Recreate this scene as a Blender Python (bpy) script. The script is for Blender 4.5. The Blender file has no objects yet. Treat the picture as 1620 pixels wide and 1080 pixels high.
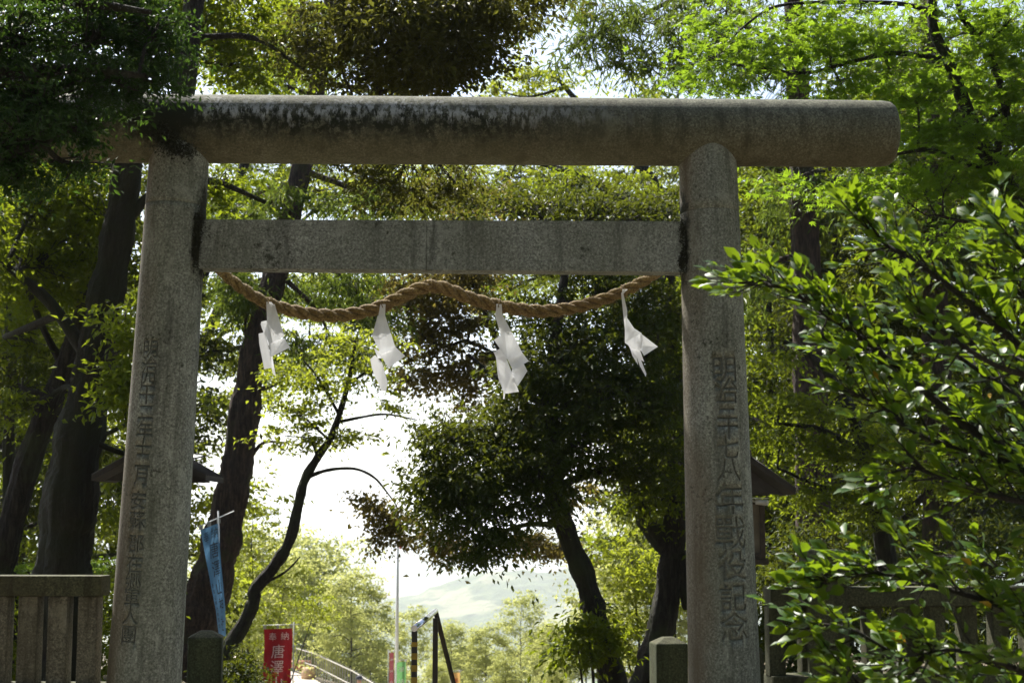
import bpy, bmesh, math, random
import numpy as np
from mathutils import Vector, Matrix
R = math.radians
sc = bpy.context.scene
COL = sc.collection
rng = np.random.default_rng(7)
random.seed(7)

# ---------------------------------------------------------------- camera
F = 2400.0; HOR = 830.0; EYE = 1.6
PITCH = math.atan((HOR - 540) / F)
cam_d = bpy.data.cameras.new("camera")
cam = bpy.data.objects.new("camera", cam_d); COL.objects.link(cam)
cam_d.sensor_width = 36; cam_d.lens = F / 1620 * 36
cam.location = (0, 0, EYE); cam.rotation_euler = (math.pi/2 + PITCH, 0, 0)
cam_d.clip_start = 0.1; cam_d.clip_end = 40000
cam_d.dof.use_dof = True; cam_d.dof.focus_distance = 9.8; cam_d.dof.aperture_fstop = 5.0
sc.camera = cam

# ---------------------------------------------------------------- sky, sun, exposure
SUN_DIR = Vector((-0.42, 0.62, 1.0)).normalized()      # towards the sun: high, ahead and left
elev = math.asin(SUN_DIR.z); az = math.atan2(SUN_DIR.x, SUN_DIR.y)
w = bpy.data.worlds.new("World"); sc.world = w; w.use_nodes = True
nt = w.node_tree; nt.nodes.clear()
sky = nt.nodes.new('ShaderNodeTexSky'); sky.sky_type = 'NISHITA'; sky.sun_disc = False
sky.sun_elevation = elev; sky.sun_rotation = az; sky.altitude = 240
sky.air_density = 1.0; sky.dust_density = 2.5; sky.ozone_density = 1.0
bg = nt.nodes.new('ShaderNodeBackground'); bg.inputs[1].default_value = 0.088
wo = nt.nodes.new('ShaderNodeOutputWorld')
nt.links.new(sky.outputs[0], bg.inputs[0]); nt.links.new(bg.outputs[0], wo.inputs[0])
sd = bpy.data.lights.new("sun", 'SUN'); sd.energy = 5.0; sd.angle = R(0.53); sd.color = (1, .95, .86)
sun = bpy.data.objects.new("sun", sd); COL.objects.link(sun)
sun.rotation_euler = SUN_DIR.to_track_quat('Z', 'Y').to_euler(); sun.location = (0, 0, 60)
sc.view_settings.view_transform = 'Standard'; sc.view_settings.look = 'None'
sc.view_settings.gamma = 1; sc.view_settings.exposure = 1.38
sc.render.engine = 'CYCLES'
sc.cycles.max_bounces = 7; sc.cycles.diffuse_bounces = 3; sc.cycles.glossy_bounces = 2
sc.cycles.transmission_bounces = 4; sc.cycles.volume_bounces = 1; sc.cycles.transparent_max_bounces = 4
sc.cycles.use_denoising = True
sc.cycles.sample_clamp_indirect = 6

def P(u, v, Y):
    """world point seen at photo pixel (u, v) on the plane y = Y"""
    a = (u - 810) / F; b = (540 - v) / F
    y = math.cos(PITCH) - b * math.sin(PITCH); z = math.sin(PITCH) + b * math.cos(PITCH)
    t = Y / y
    return Vector((a * t, Y, EYE + z * t))

# ---------------------------------------------------------------- helpers: scene objects
def empty(name, loc, label, cat, group=None, rz=0):
    o = bpy.data.objects.new(name, None); COL.objects.link(o)
    o.empty_display_size = .2; o.location = loc; o.rotation_euler.z = rz
    o['label'] = label; o['category'] = cat
    if group: o['group'] = group
    return o
def tag(o, label, cat, group=None):
    o['label'] = label; o['category'] = cat
    if group: o['group'] = group
    return o
def link(name, me, mat=None, parent=None, label=None, kind=None):
    o = bpy.data.objects.new(name, me); COL.objects.link(o)
    if mat is not None:
        for m in (mat if isinstance(mat, (list, tuple)) else [mat]): me.materials.append(m)
    if parent is not None: o.parent = parent
    if label: o['label'] = label
    if kind: o['kind'] = kind
    return o
def copy_tree(o, parent=None):
    c = o.copy(); COL.objects.link(c); c.parent = parent
    for ch in [x for x in o.children]: copy_tree(ch, c)
    return c
def recentre(me, org):
    n = len(me.vertices); a = np.empty(n*3, np.float32); me.vertices.foreach_get('co', a)
    a = a.reshape(-1, 3) - np.array(org, np.float32); me.vertices.foreach_set('co', a.ravel()); me.update()

class MB:
    """collects boxes, tubes, lathes into one mesh"""
    def __init__(s): s.bm = bmesh.new()
    def box(s, c, size, rot=None, bevel=0.0, taper=1.0):
        g = bmesh.ops.create_cube(s.bm, size=1.0)['verts']
        for v in g:
            k = taper if v.co.z > 0 else 1.0
            v.co = Vector((v.co.x*size[0]*k, v.co.y*size[1]*k, v.co.z*size[2]))
        if bevel:
            es = list({e for v in g for e in v.link_edges})
            r = bmesh.ops.bevel(s.bm, geom=es, offset=bevel, segments=2, affect='EDGES', profile=.6)
            g = list({v for f in r['faces'] for v in f.verts} | {v for v in g if v.is_valid})
        M = Matrix.Translation(c) @ (rot.to_4x4() if rot is not None else Matrix.Identity(4))
        bmesh.ops.transform(s.bm, matrix=M, verts=g)
        return g
    def tube(s, pts, rad, n=10, caps=True):
        pts = [Vector(p) for p in pts]; rings = []
        if not isinstance(rad, (list, tuple)): rad = [rad]*len(pts)
        up = None
        for i, p in enumerate(pts):
            t = (pts[min(i+1, len(pts)-1)] - pts[max(i-1, 0)]).normalized()
            if up is None: up = t.orthogonal().normalized()
            up = (up - t*up.dot(t)).normalized(); sd_ = t.cross(up)
            rings.append([s.bm.verts.new(p + (up*math.cos(a) + sd_*math.sin(a))*rad[i]) for a in [2*math.pi*k/n for k in range(n)]])
        for a, b in zip(rings, rings[1:]):
            for k in range(n): s.bm.faces.new((a[k], a[(k+1) % n], b[(k+1) % n], b[k])).smooth = True
        if caps:
            s.bm.faces.new(rings[0][::-1]); s.bm.faces.new(rings[-1])
    def poly(s, pts, flip=False):
        vs = [s.bm.verts.new(Vector(p)) for p in pts]
        return s.bm.faces.new(vs[::-1] if flip else vs)
    def build(s, name, mat, parent=None, label=None, kind=None):
        me = bpy.data.meshes.new(name); bmesh.ops.recalc_face_normals(s.bm, faces=s.bm.faces)
        s.bm.to_mesh(me); s.bm.free()
        if parent is not None and parent.type == 'EMPTY':
            me.transform(parent.matrix_basis.inverted())
        elif parent is not None and parent.parent is not None:
            me.transform(parent.parent.matrix_basis.inverted())
        return link(name, me, mat, parent, label, kind)

def np_mesh(name, V, Fc, nper, smooth=False, tone=None):
    """V (n,3), Fc flat index array, nper verts per face (int)"""
    me = bpy.data.meshes.new(name); V = np.ascontiguousarray(V, np.float32); Fc = np.ascontiguousarray(Fc, np.int32).ravel()
    nf = len(Fc)//nper
    me.vertices.add(len(V)); me.vertices.foreach_set('co', V.ravel())
    me.loops.add(len(Fc)); me.loops.foreach_set('vertex_index', Fc)
    me.polygons.add(nf); me.polygons.foreach_set('loop_start', np.arange(nf, dtype=np.int32)*nper)
    me.polygons.foreach_set('use_smooth', np.full(nf, smooth))
    if tone is not None:
        at = me.attributes.new('tone', 'FLOAT', 'FACE'); at.data.foreach_set('value', np.ascontiguousarray(tone, np.float32))
    me.update(calc_edges=True)
    return me

# ---------------------------------------------------------------- helpers: materials
def newmat(name):
    m = bpy.data.materials.new(name); m.use_nodes = True
    t = m.node_tree; t.nodes.clear()
    out = t.nodes.new('ShaderNodeOutputMaterial')
    return m, t, out
def N(t, typ, **kw):
    n = t.nodes.new(typ)
    for k, v in kw.items():
        if k in n.inputs.keys(): n.inputs[k].default_value = v
        else: setattr(n, k, v)
    return n
def L(t, a, b): t.links.new(a, b)
def ramp(t, fac, stops):
    n = t.nodes.new('ShaderNodeValToRGB'); e = n.color_ramp.elements
    while len(e) < len(stops): e.new(.5)
    for el, (p, c) in zip(e, stops):
        el.position = p; el.color = (c, c, c, 1) if isinstance(c, (int, float)) else (*c, 1)
    L(t, fac, n.inputs[0]); return n
def noise(t, vec, scale, detail=4, rough=.55):
    n = t.nodes.new('ShaderNodeTexNoise'); n.inputs['Scale'].default_value = scale
    n.inputs['Detail'].default_value = detail; n.inputs['Roughness'].default_value = rough
    L(t, vec, n.inputs['Vector']); return n
def mixc(t, fac, a, b, mode='MIX'):
    n = t.nodes.new('ShaderNodeMix'); n.data_type = 'RGBA'; n.blend_type = mode
    for i, x in ((0, fac), (6, a), (7, b)):
        if isinstance(x, (int, float)): n.inputs[i].default_value = x
        elif isinstance(x, tuple): n.inputs[i].default_value = (*x, 1)
        else: L(t, x, n.inputs[i])
    return n.outputs[2]
def mapping(t, vec, scale=(1, 1, 1), loc=(0, 0, 0)):
    n = t.nodes.new('ShaderNodeMapping'); n.inputs['Scale'].default_value = scale; n.inputs['Location'].default_value = loc
    L(t, vec, n.inputs[0]); return n.outputs[0]
def coord(t): return t.nodes.new('ShaderNodeTexCoord').outputs['Object']
def bump(t, h, strength=.3, dist=.01, normal=None):
    n = t.nodes.new('ShaderNodeBump'); n.inputs['Strength'].default_value = strength; n.inputs['Distance'].default_value = dist
    L(t, h, n.inputs['Height'])
    if normal: L(t, normal, n.inputs['Normal'])
    return n.outputs[0]

def simple(name, c, rough=.6, metal=0.0, var=.25, scale=8, bs=.1):
    m, t, out = newmat(name); b = N(t, 'ShaderNodeBsdfPrincipled', Roughness=rough, Metallic=metal)
    v = coord(t); n = noise(t, v, scale, 5)
    lo = tuple(x*(1-var) for x in c); hi = tuple(min(1, x*(1+var)) for x in c)
    r = ramp(t, n.outputs[0], [(.3, lo), (.7, hi)]); L(t, r.outputs[0], b.inputs['Base Color'])
    L(t, bump(t, n.outputs[0], bs, .01), b.inputs['Normal'])
    L(t, b.outputs[0], out.inputs[0]); return m

def leaf_mat(name, lo, hi, trans=(.5, .7, .12), tf=.35, rough=.5, spec=.16, bright=1.0):
    m, t, out = newmat(name)
    at = N(t, 'ShaderNodeAttribute', attribute_name='tone')
    v = coord(t); n = noise(t, v, .9, 2)
    add = N(t, 'ShaderNodeMath', operation='MULTIPLY_ADD'); L(t, n.outputs[0], add.inputs[0]); add.inputs[1].default_value = .9
    mu = N(t, 'ShaderNodeMath', operation='MULTIPLY_ADD'); L(t, at.outputs['Fac'], mu.inputs[0]); mu.inputs[1].default_value = .75; mu.inputs[2].default_value = -.33
    L(t, mu.outputs[0], add.inputs[2])
    c = ramp(t, add.outputs[0], [(0, lo), (.55, tuple((a+b)/2 for a, b in zip(lo, hi))), (.93, hi), (1, tuple(min(1, h*1.35) if i < 2 else h*.7 for i, h in enumerate(hi)))])
    b = N(t, 'ShaderNodeBsdfPrincipled', Roughness=rough); b.inputs['Specular IOR Level'].default_value = spec
    L(t, c.outputs[0], b.inputs['Base Color'])
    tr = N(t, 'ShaderNodeBsdfTranslucent')
    tc = mixc(t, .62, c.outputs[0], trans, 'MIX')
    L(t, tc, tr.inputs[0])
    mx = N(t, 'ShaderNodeMixShader'); mx.inputs[0].default_value = tf
    L(t, b.outputs[0], mx.inputs[1]); L(t, tr.outputs[0], mx.inputs[2]); L(t, mx.outputs[0], out.inputs[0])
    return m

LM = {
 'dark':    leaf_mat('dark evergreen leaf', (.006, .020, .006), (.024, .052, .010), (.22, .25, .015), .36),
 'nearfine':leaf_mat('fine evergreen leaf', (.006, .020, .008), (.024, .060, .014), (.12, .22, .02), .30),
 'mid':     leaf_mat('broad green leaf', (.010, .034, .005), (.042, .086, .009), (.40, .48, .02), .46),
 'olive':   leaf_mat('olive leaf', (.018, .022, .006), (.055, .056, .010), (.23, .24, .03), .36),
 'bronze':  leaf_mat('bronze leaf', (.038, .034, .010), (.085, .075, .018), (.38, .31, .06), .42),
 'maple':   leaf_mat('maple leaf', (.020, .070, .007), (.066, .15, .010), (.38, .56, .025), .48),
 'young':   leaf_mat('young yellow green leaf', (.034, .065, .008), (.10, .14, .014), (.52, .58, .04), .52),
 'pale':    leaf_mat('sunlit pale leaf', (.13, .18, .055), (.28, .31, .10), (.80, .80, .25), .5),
 'cedar':   leaf_mat('cedar needle', (.012, .036, .010), (.040, .076, .016), (.30, .40, .04), .40),
 'camellia':leaf_mat('glossy shrub leaf', (.008, .034, .005), (.038, .105, .008), (.38, .54, .015), .34, .44, .30),
}
def bark_mat(name, c, moss=(.05, .065, .015), mossf=.3, red=0):
    m, t, out = newmat(name); v = coord(t)
    b = N(t, 'ShaderNodeBsdfPrincipled', Roughness=.9)
    s = mapping(t, v, (16, 16, 3.0)); n1 = noise(t, s, 1.5, 9, .72); n2 = noise(t, v, 2.2, 5, .6)
    c1 = ramp(t, n1.outputs[0], [(.34, tuple(x*.25 for x in c)), (.5, c), (.68, tuple(x*2.6 for x in c))])
    f = ramp(t, n2.outputs[0], [(.62-mossf*.6, 0), (.72-mossf*.3, 1)])
    L(t, mixc(t, f.outputs[0], c1.outputs[0], moss), b.inputs['Base Color'])
    L(t, bump(t, n1.outputs[0], 1.0, .10), b.inputs['Normal']); L(t, b.outputs[0], out.inputs[0]); return m
BM = {
 'mossy': bark_mat('mossy bark', (.020, .016, .010), (.020, .024, .006), .5),
 'cedar': bark_mat('cedar bark', (.055, .034, .023), (.06, .06, .02), .12),
 'dark':  bark_mat('dark bark', (.022, .018, .013), (.04, .05, .018), .25),
 'grey':  bark_mat('grey bark', (.09, .08, .065), (.06, .07, .03), .25),
}
def stone_mat(name, base=(.27, .27, .25), lintel=False, pillar=False, brown=(.11, .066, .030), dark=1.0, stains=()):
    m, t, out = newmat(name); v = coord(t)
    b = N(t, 'ShaderNodeBsdfPrincipled', Roughness=.88); b.inputs['Specular IOR Level'].default_value = .25
    gr = noise(t, v, 70, 3, .75); g2 = noise(t, v, 30, 5, .75)
    sp = ramp(t, gr.outputs[0], [(.36, tuple(x*.28 for x in base)), (.47, tuple(x*.9 for x in base)), (.54, tuple(x*1.1 for x in base)), (.64, tuple(min(1, x*2.1) for x in base))])
    cl = mixc(t, .28, sp.outputs[0], ramp(t, g2.outputs[0], [(.35, tuple(x*.5 for x in base)), (.65, tuple(x*1.3 for x in base))]).outputs[0])
    # rain streaks and pale lichen
    sk = noise(t, mapping(t, v, (1, 1, .09), (2, 5, 1)), 11, 5, .65)
    cl = mixc(t, ramp(t, sk.outputs[0], [(.50, 0), (.66, .75)]).outputs[0], cl, tuple(x*.30 for x in base))
    li = noise(t, mapping(t, v, (1, 1, .6), (7, 2, 3)), 5.5, 8, .78)
    cl = mixc(t, ramp(t, li.outputs[0], [(.55, 0), (.63, .55)]).outputs[0], cl, tuple(min(1, x*1.75) for x in base))
    # broad weathering, blotches of algae and rusty brown
    st = noise(t, mapping(t, v, (1, 1, .45), (3, 1, 7)), 2.6, 6, .62)
    f1 = ramp(t, st.outputs[0], [(.40, .0), (.62, .75)])
    cl = mixc(t, f1.outputs[0], cl, mixc(t, .55, cl, (base[0]*.42, base[1]*.44, base[2]*.34)))
    br = noise(t, mapping(t, v, (1, 1, .3), (9, 4, 2)), 1.7, 5, .6)
    if pillar:
        sx = N(t, 'ShaderNodeSeparateXYZ'); L(t, v, sx.inputs[0])
        mr = N(t, 'ShaderNodeMapRange'); L(t, sx.outputs[0], mr.inputs[0]); mr.inputs[1].default_value = -.22; mr.inputs[2].default_value = .02
        mr.inputs[3].default_value = .36; mr.inputs[4].default_value = -.06
        ad = N(t, 'ShaderNodeMath', operation='ADD'); L(t, br.outputs[0], ad.inputs[0]); L(t, mr.outputs[0], ad.inputs[1])
        f2 = ramp(t, ad.outputs[0], [(.50, 0), (.72, .80)])
    else:
        f2 = ramp(t, br.outputs[0], [(.52, 0), (.75, .6)])
    cl = mixc(t, f2.outputs[0], cl, mixc(t, .3, cl, brown, 'MIX') if not pillar else mixc(t, .62, cl, brown, 'MIX'))
    bl = noise(t, v, 21, 6, .7)
    if lintel:
        sx = N(t, 'ShaderNodeSeparateXYZ'); L(t, v, sx.inputs[0])
        wob = noise(t, mapping(t, v, (1, 1, .45)), 5, 9, .8)
        wob2 = noise(t, v, .7, 2)
        zz = N(t, 'ShaderNodeMath', operation='MULTIPLY_ADD'); L(t, wob.outputs[0], zz.inputs[0]); zz.inputs[1].default_value = .45; L(t, sx.outputs[2], zz.inputs[2])
        # band of black algae along the middle of the drum, dying out to the right
        f3 = ramp(t, zz.outputs[0], [(.08, 0), (.19, .95), (.27, 1), (.33, 0)])
        xr = N(t, 'ShaderNodeMapRange'); L(t, sx.outputs[0], xr.inputs[0]); xr.inputs[1].default_value = .2; xr.inputs[2].default_value = 1.3; xr.inputs[3].default_value = 1; xr.inputs[4].default_value = 0
        mm = N(t, 'ShaderNodeMath', operation='MULTIPLY'); L(t, f3.outputs[0], mm.inputs[0]); L(t, xr.outputs[0], mm.inputs[1])
        bb = ramp(t, bl.outputs[0], [(.40, .0), (.50, 1)])
        m2 = N(t, 'ShaderNodeMath', operation='MULTIPLY'); L(t, mm.outputs[0], m2.inputs[0]); L(t, bb.outputs[0], m2.inputs[1])
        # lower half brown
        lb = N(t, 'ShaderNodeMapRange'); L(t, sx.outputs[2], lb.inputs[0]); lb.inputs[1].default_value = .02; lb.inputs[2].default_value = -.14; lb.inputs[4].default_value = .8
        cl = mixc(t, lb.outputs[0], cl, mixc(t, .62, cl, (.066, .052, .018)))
        # white lichen streaks above the band
        f4 = ramp(t, zz.outputs[0], [(.22, 0), (.29, 1), (.36, .35), (.42, 0)])
        wl = noise(t, mapping(t, v, (1, 1, .35)), 26, 4, .7)
        w2 = ramp(t, wl.outputs[0], [(.47, 0), (.56, 1)])
        m3 = N(t, 'ShaderNodeMath', operation='MULTIPLY'); L(t, f4.outputs[0], m3.inputs[0]); L(t, w2.outputs[0], m3.inputs[1])
        m5 = N(t, 'ShaderNodeMath', operation='MULTIPLY'); L(t, m3.outputs[0], m5.inputs[0]); L(t, xr.outputs[0], m5.inputs[1])
        cl = mixc(t, m2.outputs[0], cl, (.016, .019, .010))
        cl = mixc(t, m5.outputs[0], cl, (.38, .39, .37))
    else:
        b2 = noise(t, v, 1.3, 3)
        mm = N(t, 'ShaderNodeMath', operation='MULTIPLY'); L(t, bl.outputs[0], mm.inputs[0]); L(t, b2.outputs[0], mm.inputs[1])
        f3 = ramp(t, mm.outputs[0], [(.33, 0), (.38, .85)])
        cl = mixc(t, f3.outputs[0], cl, (.03, .034, .02))
    for (cx_, cz_, rx_, rz_) in stains:
        so = N(t, 'ShaderNodeSeparateXYZ'); L(t, v, so.inputs[0])
        da = N(t, 'ShaderNodeMath', operation='SUBTRACT'); L(t, so.outputs[0], da.inputs[0]); da.inputs[1].default_value = cx_
        dc = N(t, 'ShaderNodeMath', operation='SUBTRACT'); L(t, so.outputs[2], dc.inputs[0]); dc.inputs[1].default_value = cz_
        cb_ = N(t, 'ShaderNodeCombineXYZ')
        for q_, r__, k_ in ((da, rx_, 0), (dc, rz_, 2)):
            dv = N(t, 'ShaderNodeMath', operation='DIVIDE'); L(t, q_.outputs[0], dv.inputs[0]); dv.inputs[1].default_value = r__; L(t, dv.outputs[0], cb_.inputs[k_])
        ln_ = N(t, 'ShaderNodeVectorMath', operation='LENGTH'); L(t, cb_.outputs[0], ln_.inputs[0])
        wn = noise(t, v, 16, 8, .75); ma = N(t, 'ShaderNodeMath', operation='MULTIPLY_ADD'); L(t, wn.outputs[0], ma.inputs[0]); ma.inputs[1].default_value = 1.8; L(t, ln_.outputs['Value'], ma.inputs[2])
        mr_ = N(t, 'ShaderNodeMapRange'); L(t, ma.outputs[0], mr_.inputs[0]); mr_.inputs[1].default_value = 1.55; mr_.inputs[2].default_value = 1.9; mr_.inputs[3].default_value = 1; mr_.inputs[4].default_value = 0
        cl = mixc(t, mr_.outputs[0], cl, (.016, .018, .010))
    if dark != 1.0: cl = mixc(t, 1.0, cl, (dark, dark, dark), 'MULTIPLY')
    L(t, cl, b.inputs['Base Color'])
    L(t, bump(t, gr.outputs[0], .5, .004, bump(t, bl.outputs[0], .35, .012)), b.inputs['Normal'])
    L(t, b.outputs[0], out.inputs[0]); return m
M_pillar = stone_mat('weathered granite of the gate posts', (.235, .25, .215), pillar=True, stains=[(.20, 3.45, .06, .38), (-.02, 4.05, .07, .12)])
M_pillar_r = stone_mat('lichened granite of the right post', (.225, .24, .205), pillar=True, stains=[(-.19, 3.45, .05, .34)])
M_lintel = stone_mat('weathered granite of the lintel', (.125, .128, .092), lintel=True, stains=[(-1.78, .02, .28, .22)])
M_beam = stone_mat('granite of the tie beam', (.235, .25, .22), stains=[(-1.64, 3.33, .07, .28), (1.66, 3.33, .07, .25)])
M_fence = stone_mat('mossy fence stone', (.070, .072, .040))
M_balus = stone_mat('dull grey fence stone', (.15, .14, .105))
M_post = stone_mat('green algae stone', (.065, .078, .042))
M_moss = simple('black moss', (.022, .025, .013), .95, 0, .5, 40, .6)
M_woodd = simple('dark roof wood', (.035, .030, .026), .8, 0, .3, 20)
M_wood = simple('brown lantern wood', (.045, .034, .026), .8, 0, .3, 20)
M_steel = simple('polished steel', (.62, .63, .65), .16, 1.0, .06, 30, .02)
M_blk = simple('dark painted steel', (.018, .016, .012), .35, 0, .2, 10, .02)
M_yel = simple('yellow tape', (.42, .27, .02), .5, 0, .25, 20)
M_white = simple('white paint', (.78, .79, .80), .4, 0, .05, 10, .02)
M_grey = simple('grey paint', (.42, .42, .40), .5, 0, .1, 10, .02)
M_path = simple('pale gravel', (.46, .41, .33), .95, 0, .18, 2.5, .3)
M_rail = simple('weathered pale metal', (.34, .32, .28), .5, 0, .12, 10)
M_pane = simple('aged lantern paper', (.14, .12, .09), .8)
M_pink = simple('reddish log', (.42, .20, .12), .8, 0, .25, 14)
M_tan = simple('cut wood', (.45, .30, .18), .8, 0, .2, 14)

# ---------------------------------------------------------------- ground
def sm(x, a, b):
    t = np.clip((x - a)/(b - a), 0, 1); return t*t*(3 - 2*t)
def vnoise(x, y, s, seed=0):
    a = np.sin(x/s*1.7 + seed) * np.cos(y/s*1.3 + seed*1.7) + .5*np.sin(x/s*3.9 + y/s*2.1 + seed*2.3) + .25*np.cos(x/s*7.7 - y/s*6.1 + seed)
    return a/1.75
PY = [0, 13.9, 19.5, 38, 78, 100, 200, 500, 900, 20000]; PZ = [0, 0, -3.2, -4.5, -4.7, -14, -60, -180, -220, -220]
SY = [0, 20, 35, 50, 78, 100, 200, 500, 900, 20000]; SZ = [0, 0, -2, -4, -6.5, -14, -60, -180, -220, -220]
LY = [0, 17, 21, 24, 28, 35, 50, 78, 100, 200, 500, 900, 20000]; LZ = [0, 0, -.6, -1.5, -2.4, -3.7, -4.8, -6.5, -14, -60, -180, -220, -220]
CY = [0, 20, 30, 40, 48.5, 55, 63, 70, 85]; CX = [-.6, -.6, -2.1, -4.6, -7.2, -8.9, -11.3, -14.2, -21]
HWX = [0, 25, 50]; HW = [1.85, 1.9, 3.2]
def ground(x, y):
    x = np.asarray(x, float); y = np.asarray(y, float)
    hw_ = np.interp(y, HWX, HW); w_ = sm(np.abs(x - np.interp(y, CY, CX)) - hw_, .15, 1.6 + 2.0*sm(y, 28, 45))
    wl = sm(-x, -2.5, 1.0)
    z = np.interp(y, PY, PZ)*(1 - w_) + (np.interp(y, SY, SZ)*(1-wl) + np.interp(y, LY, LZ)*wl)*w_
    z = z + w_*.12*vnoise(x, y, 2.5)*sm(y, 13, 18)
    far = sm(y, 120, 700)
    return z + far*vnoise(x, y, 260, 2)*14*(1 - sm(y, 900, 1800))
def gz(x, y): return float(ground(x, y))
def grid_mesh(name, xs, ys, zf, smooth=True):
    X, Y = np.meshgrid(xs, ys); Z = zf(X, Y); V = np.stack([X, Y, Z], -1).reshape(-1, 3)
    nx, ny = len(xs), len(ys); i = np.arange(nx*ny).reshape(ny, nx)
    q = np.stack([i[:-1, :-1], i[:-1, 1:], i[1:, 1:], i[1:, :-1]], -1).reshape(-1, 4)
    return np_mesh(name, V, q, 4, smooth)
def ground_mat():
    m, t, out = newmat('soil, litter and far fields'); v = coord(t)
    b = N(t, 'ShaderNodeBsdfPrincipled', Roughness=.95)
    sx = N(t, 'ShaderNodeSeparateXYZ'); L(t, v, sx.inputs[0])
    n1 = noise(t, v, 3.5, 8, .7); n2 = noise(t, v, .35, 4)
    soil = ramp(t, n1.outputs[0], [(.3, (.045, .034, .02)), (.52, (.10, .078, .045)), (.7, (.07, .085, .03))]).outputs[0]
    grav = ramp(t, n1.outputs[0], [(.3, (.13, .11, .085)), (.7, (.25, .215, .16))]).outputs[0]
    near = N(t, 'ShaderNodeMapRange'); L(t, sx.outputs[1], near.inputs[0]); near.inputs[1].default_value = 9; near.inputs[2].default_value = 12; near.inputs[3].default_value = 1; near.inputs[4].default_value = 0
    c = mixc(t, near.outputs[0], soil, grav)
    n3 = noise(t, v, .004, 6, .6); vo = N(t, 'ShaderNodeTexVoronoi', Scale=.006); L(t, v, vo.inputs['Vector'])
    far = ramp(t, n3.outputs[0], [(.42, (.035, .06, .022)), (.5, (.05, .085, .03)), (.56, (.20, .21, .10)), (.66, (.34, .33, .27))]).outputs[0]
    far = mixc(t, .3, far, vo.outputs['Color'], 'OVERLAY')
    ff = N(t, 'ShaderNodeMapRange'); L(t, sx.outputs[1], ff.inputs[0]); ff.inputs[1].default_value = 60; ff.inputs[2].default_value = 140
    c = mixc(t, ff.outputs[0], c, far)
    L(t, c, b.inputs['Base Color']); L(t, bump(t, n1.outputs[0], .5, .03), b.inputs['Normal']); L(t, b.outputs[0], out.inputs[0]); return m
ysg = np.unique(np.concatenate([np.linspace(-40, 0, 9), np.linspace(0, 13.8, 12), np.linspace(13.8, 80, 130), 80*np.exp(np.linspace(0, math.log(180), 90))]))
xsg = np.concatenate([-np.exp(np.linspace(math.log(9000), math.log(25), 45)), np.linspace(-24, 24, 97), np.exp(np.linspace(math.log(25), math.log(9000), 45))])
link('ground', grid_mesh('ground', xsg, ysg, lambda X, Y: ground(X, Y)), ground_mat(), kind='structure')
# path: a sheet just above the ground
yy = np.linspace(19.6, 80, 90); s_ = np.linspace(-1, 1, 7)
cx = np.interp(yy, CY, CX); X = cx[:, None] + s_[None]*np.interp(yy, HWX, HW)[:, None]; Yg = np.repeat(yy[:, None], 7, 1)
V = np.stack([X, Yg, ground(X, Yg) + .02], -1).reshape(-1, 3); i = np.arange(90*7).reshape(90, 7)
link('path', np_mesh('path', V, np.stack([i[:-1, :-1], i[:-1, 1:], i[1:, 1:], i[1:, :-1]], -1), 4, True), M_path, kind='structure')
# stone stair going down beyond the gate
b = MB(); ns = 19
for k in range(ns):
    b.box((-.6, 13.95 + .295*(k+.5), -.168*(k+1) - .30 + .02), (3.1, .36, .60), bevel=.01)
b.build('stone_stairs', M_fence, kind='structure')
# far hills
def hill_mat():
    m, t, out = newmat('wooded hillside'); v = coord(t); b = N(t, 'ShaderNodeBsdfPrincipled', Roughness=.95)
    n1 = noise(t, v, .035, 6, .7); n2 = noise(t, v, .006, 4)
    c = ramp(t, n1.outputs[0], [(.32, (.018, .035, .016)), (.5, (.045, .075, .026)), (.68, (.10, .13, .045))]).outputs[0]
    c = mixc(t, ramp(t, n2.outputs[0], [(.56, 0), (.62, .7)]).outputs[0], c, (.22, .22, .12))
    L(t, c, b.inputs['Base Color']); L(t, bump(t, n1.outputs[0], 1, 14), b.inputs['Normal']); L(t, b.outputs[0], out.inputs[0]); return m
M_hill = hill_mat()
def hill(name, x0, x1, yc, depth, prof, seed):
    xs = np.linspace(x0, x1, 200); ys = np.linspace(yc - depth, yc + depth, 60)
    def zf(X, Y):
        r = np.interp(X, *prof); k = np.clip(1 - np.abs(Y - yc)/depth, 0, 1)**.8
        return -226 + r*k*(1 + .16*vnoise(X, Y, 180, seed)) + 5*vnoise(X, Y, 22, seed+1)*k + 3*np.random.default_rng(seed).normal(size=X.shape)*k
    link(name, grid_mesh(name, xs, ys, zf), M_hill, kind='structure')
hill('hills', -900, 3000, 2900, 700, ([-900, -300, 0, 300, 700, 1300, 3000], [0, 70, 140, 185, 205, 240, 330]), 3)
hill('hills', -4500, 4500, 8200, 1500, ([-4500, -2600, -1200, 0, 1500, 4500], [330, 270, 150, 190, 330, 430]), 5)
hill('hills', -900, 200, 1500, 320, ([-900, -400, -150, 60, 200], [150, 120, 70, 20, 0]), 8)

# ---------------------------------------------------------------- lettering helper
def glyph(txt, size):
    cu = bpy.data.curves.new('t', 'FONT'); cu.body = txt; cu.size = size; cu.resolution_u = 3
    o = bpy.data.objects.new('t', cu); COL.objects.link(o)
    dg = bpy.context.evaluated_depsgraph_get(); dg.update()
    me = bpy.data.meshes.new_from_object(o.evaluated_get(dg)); bpy.data.objects.remove(o); bpy.data.curves.remove(cu)
    bm = bmesh.new(); bm.from_mesh(me); bpy.data.meshes.remove(me)
    bmesh.ops.remove_doubles(bm, verts=bm.verts, dist=size*.0008)
    if len(bm.verts):
        xs = [v.co.x for v in bm.verts]; ys = [v.co.y for v in bm.verts]
        bmesh.ops.translate(bm, verts=bm.verts, vec=(-(min(xs)+max(xs))/2, -(min(ys)+max(ys))/2, 0))
    return bm

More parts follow.
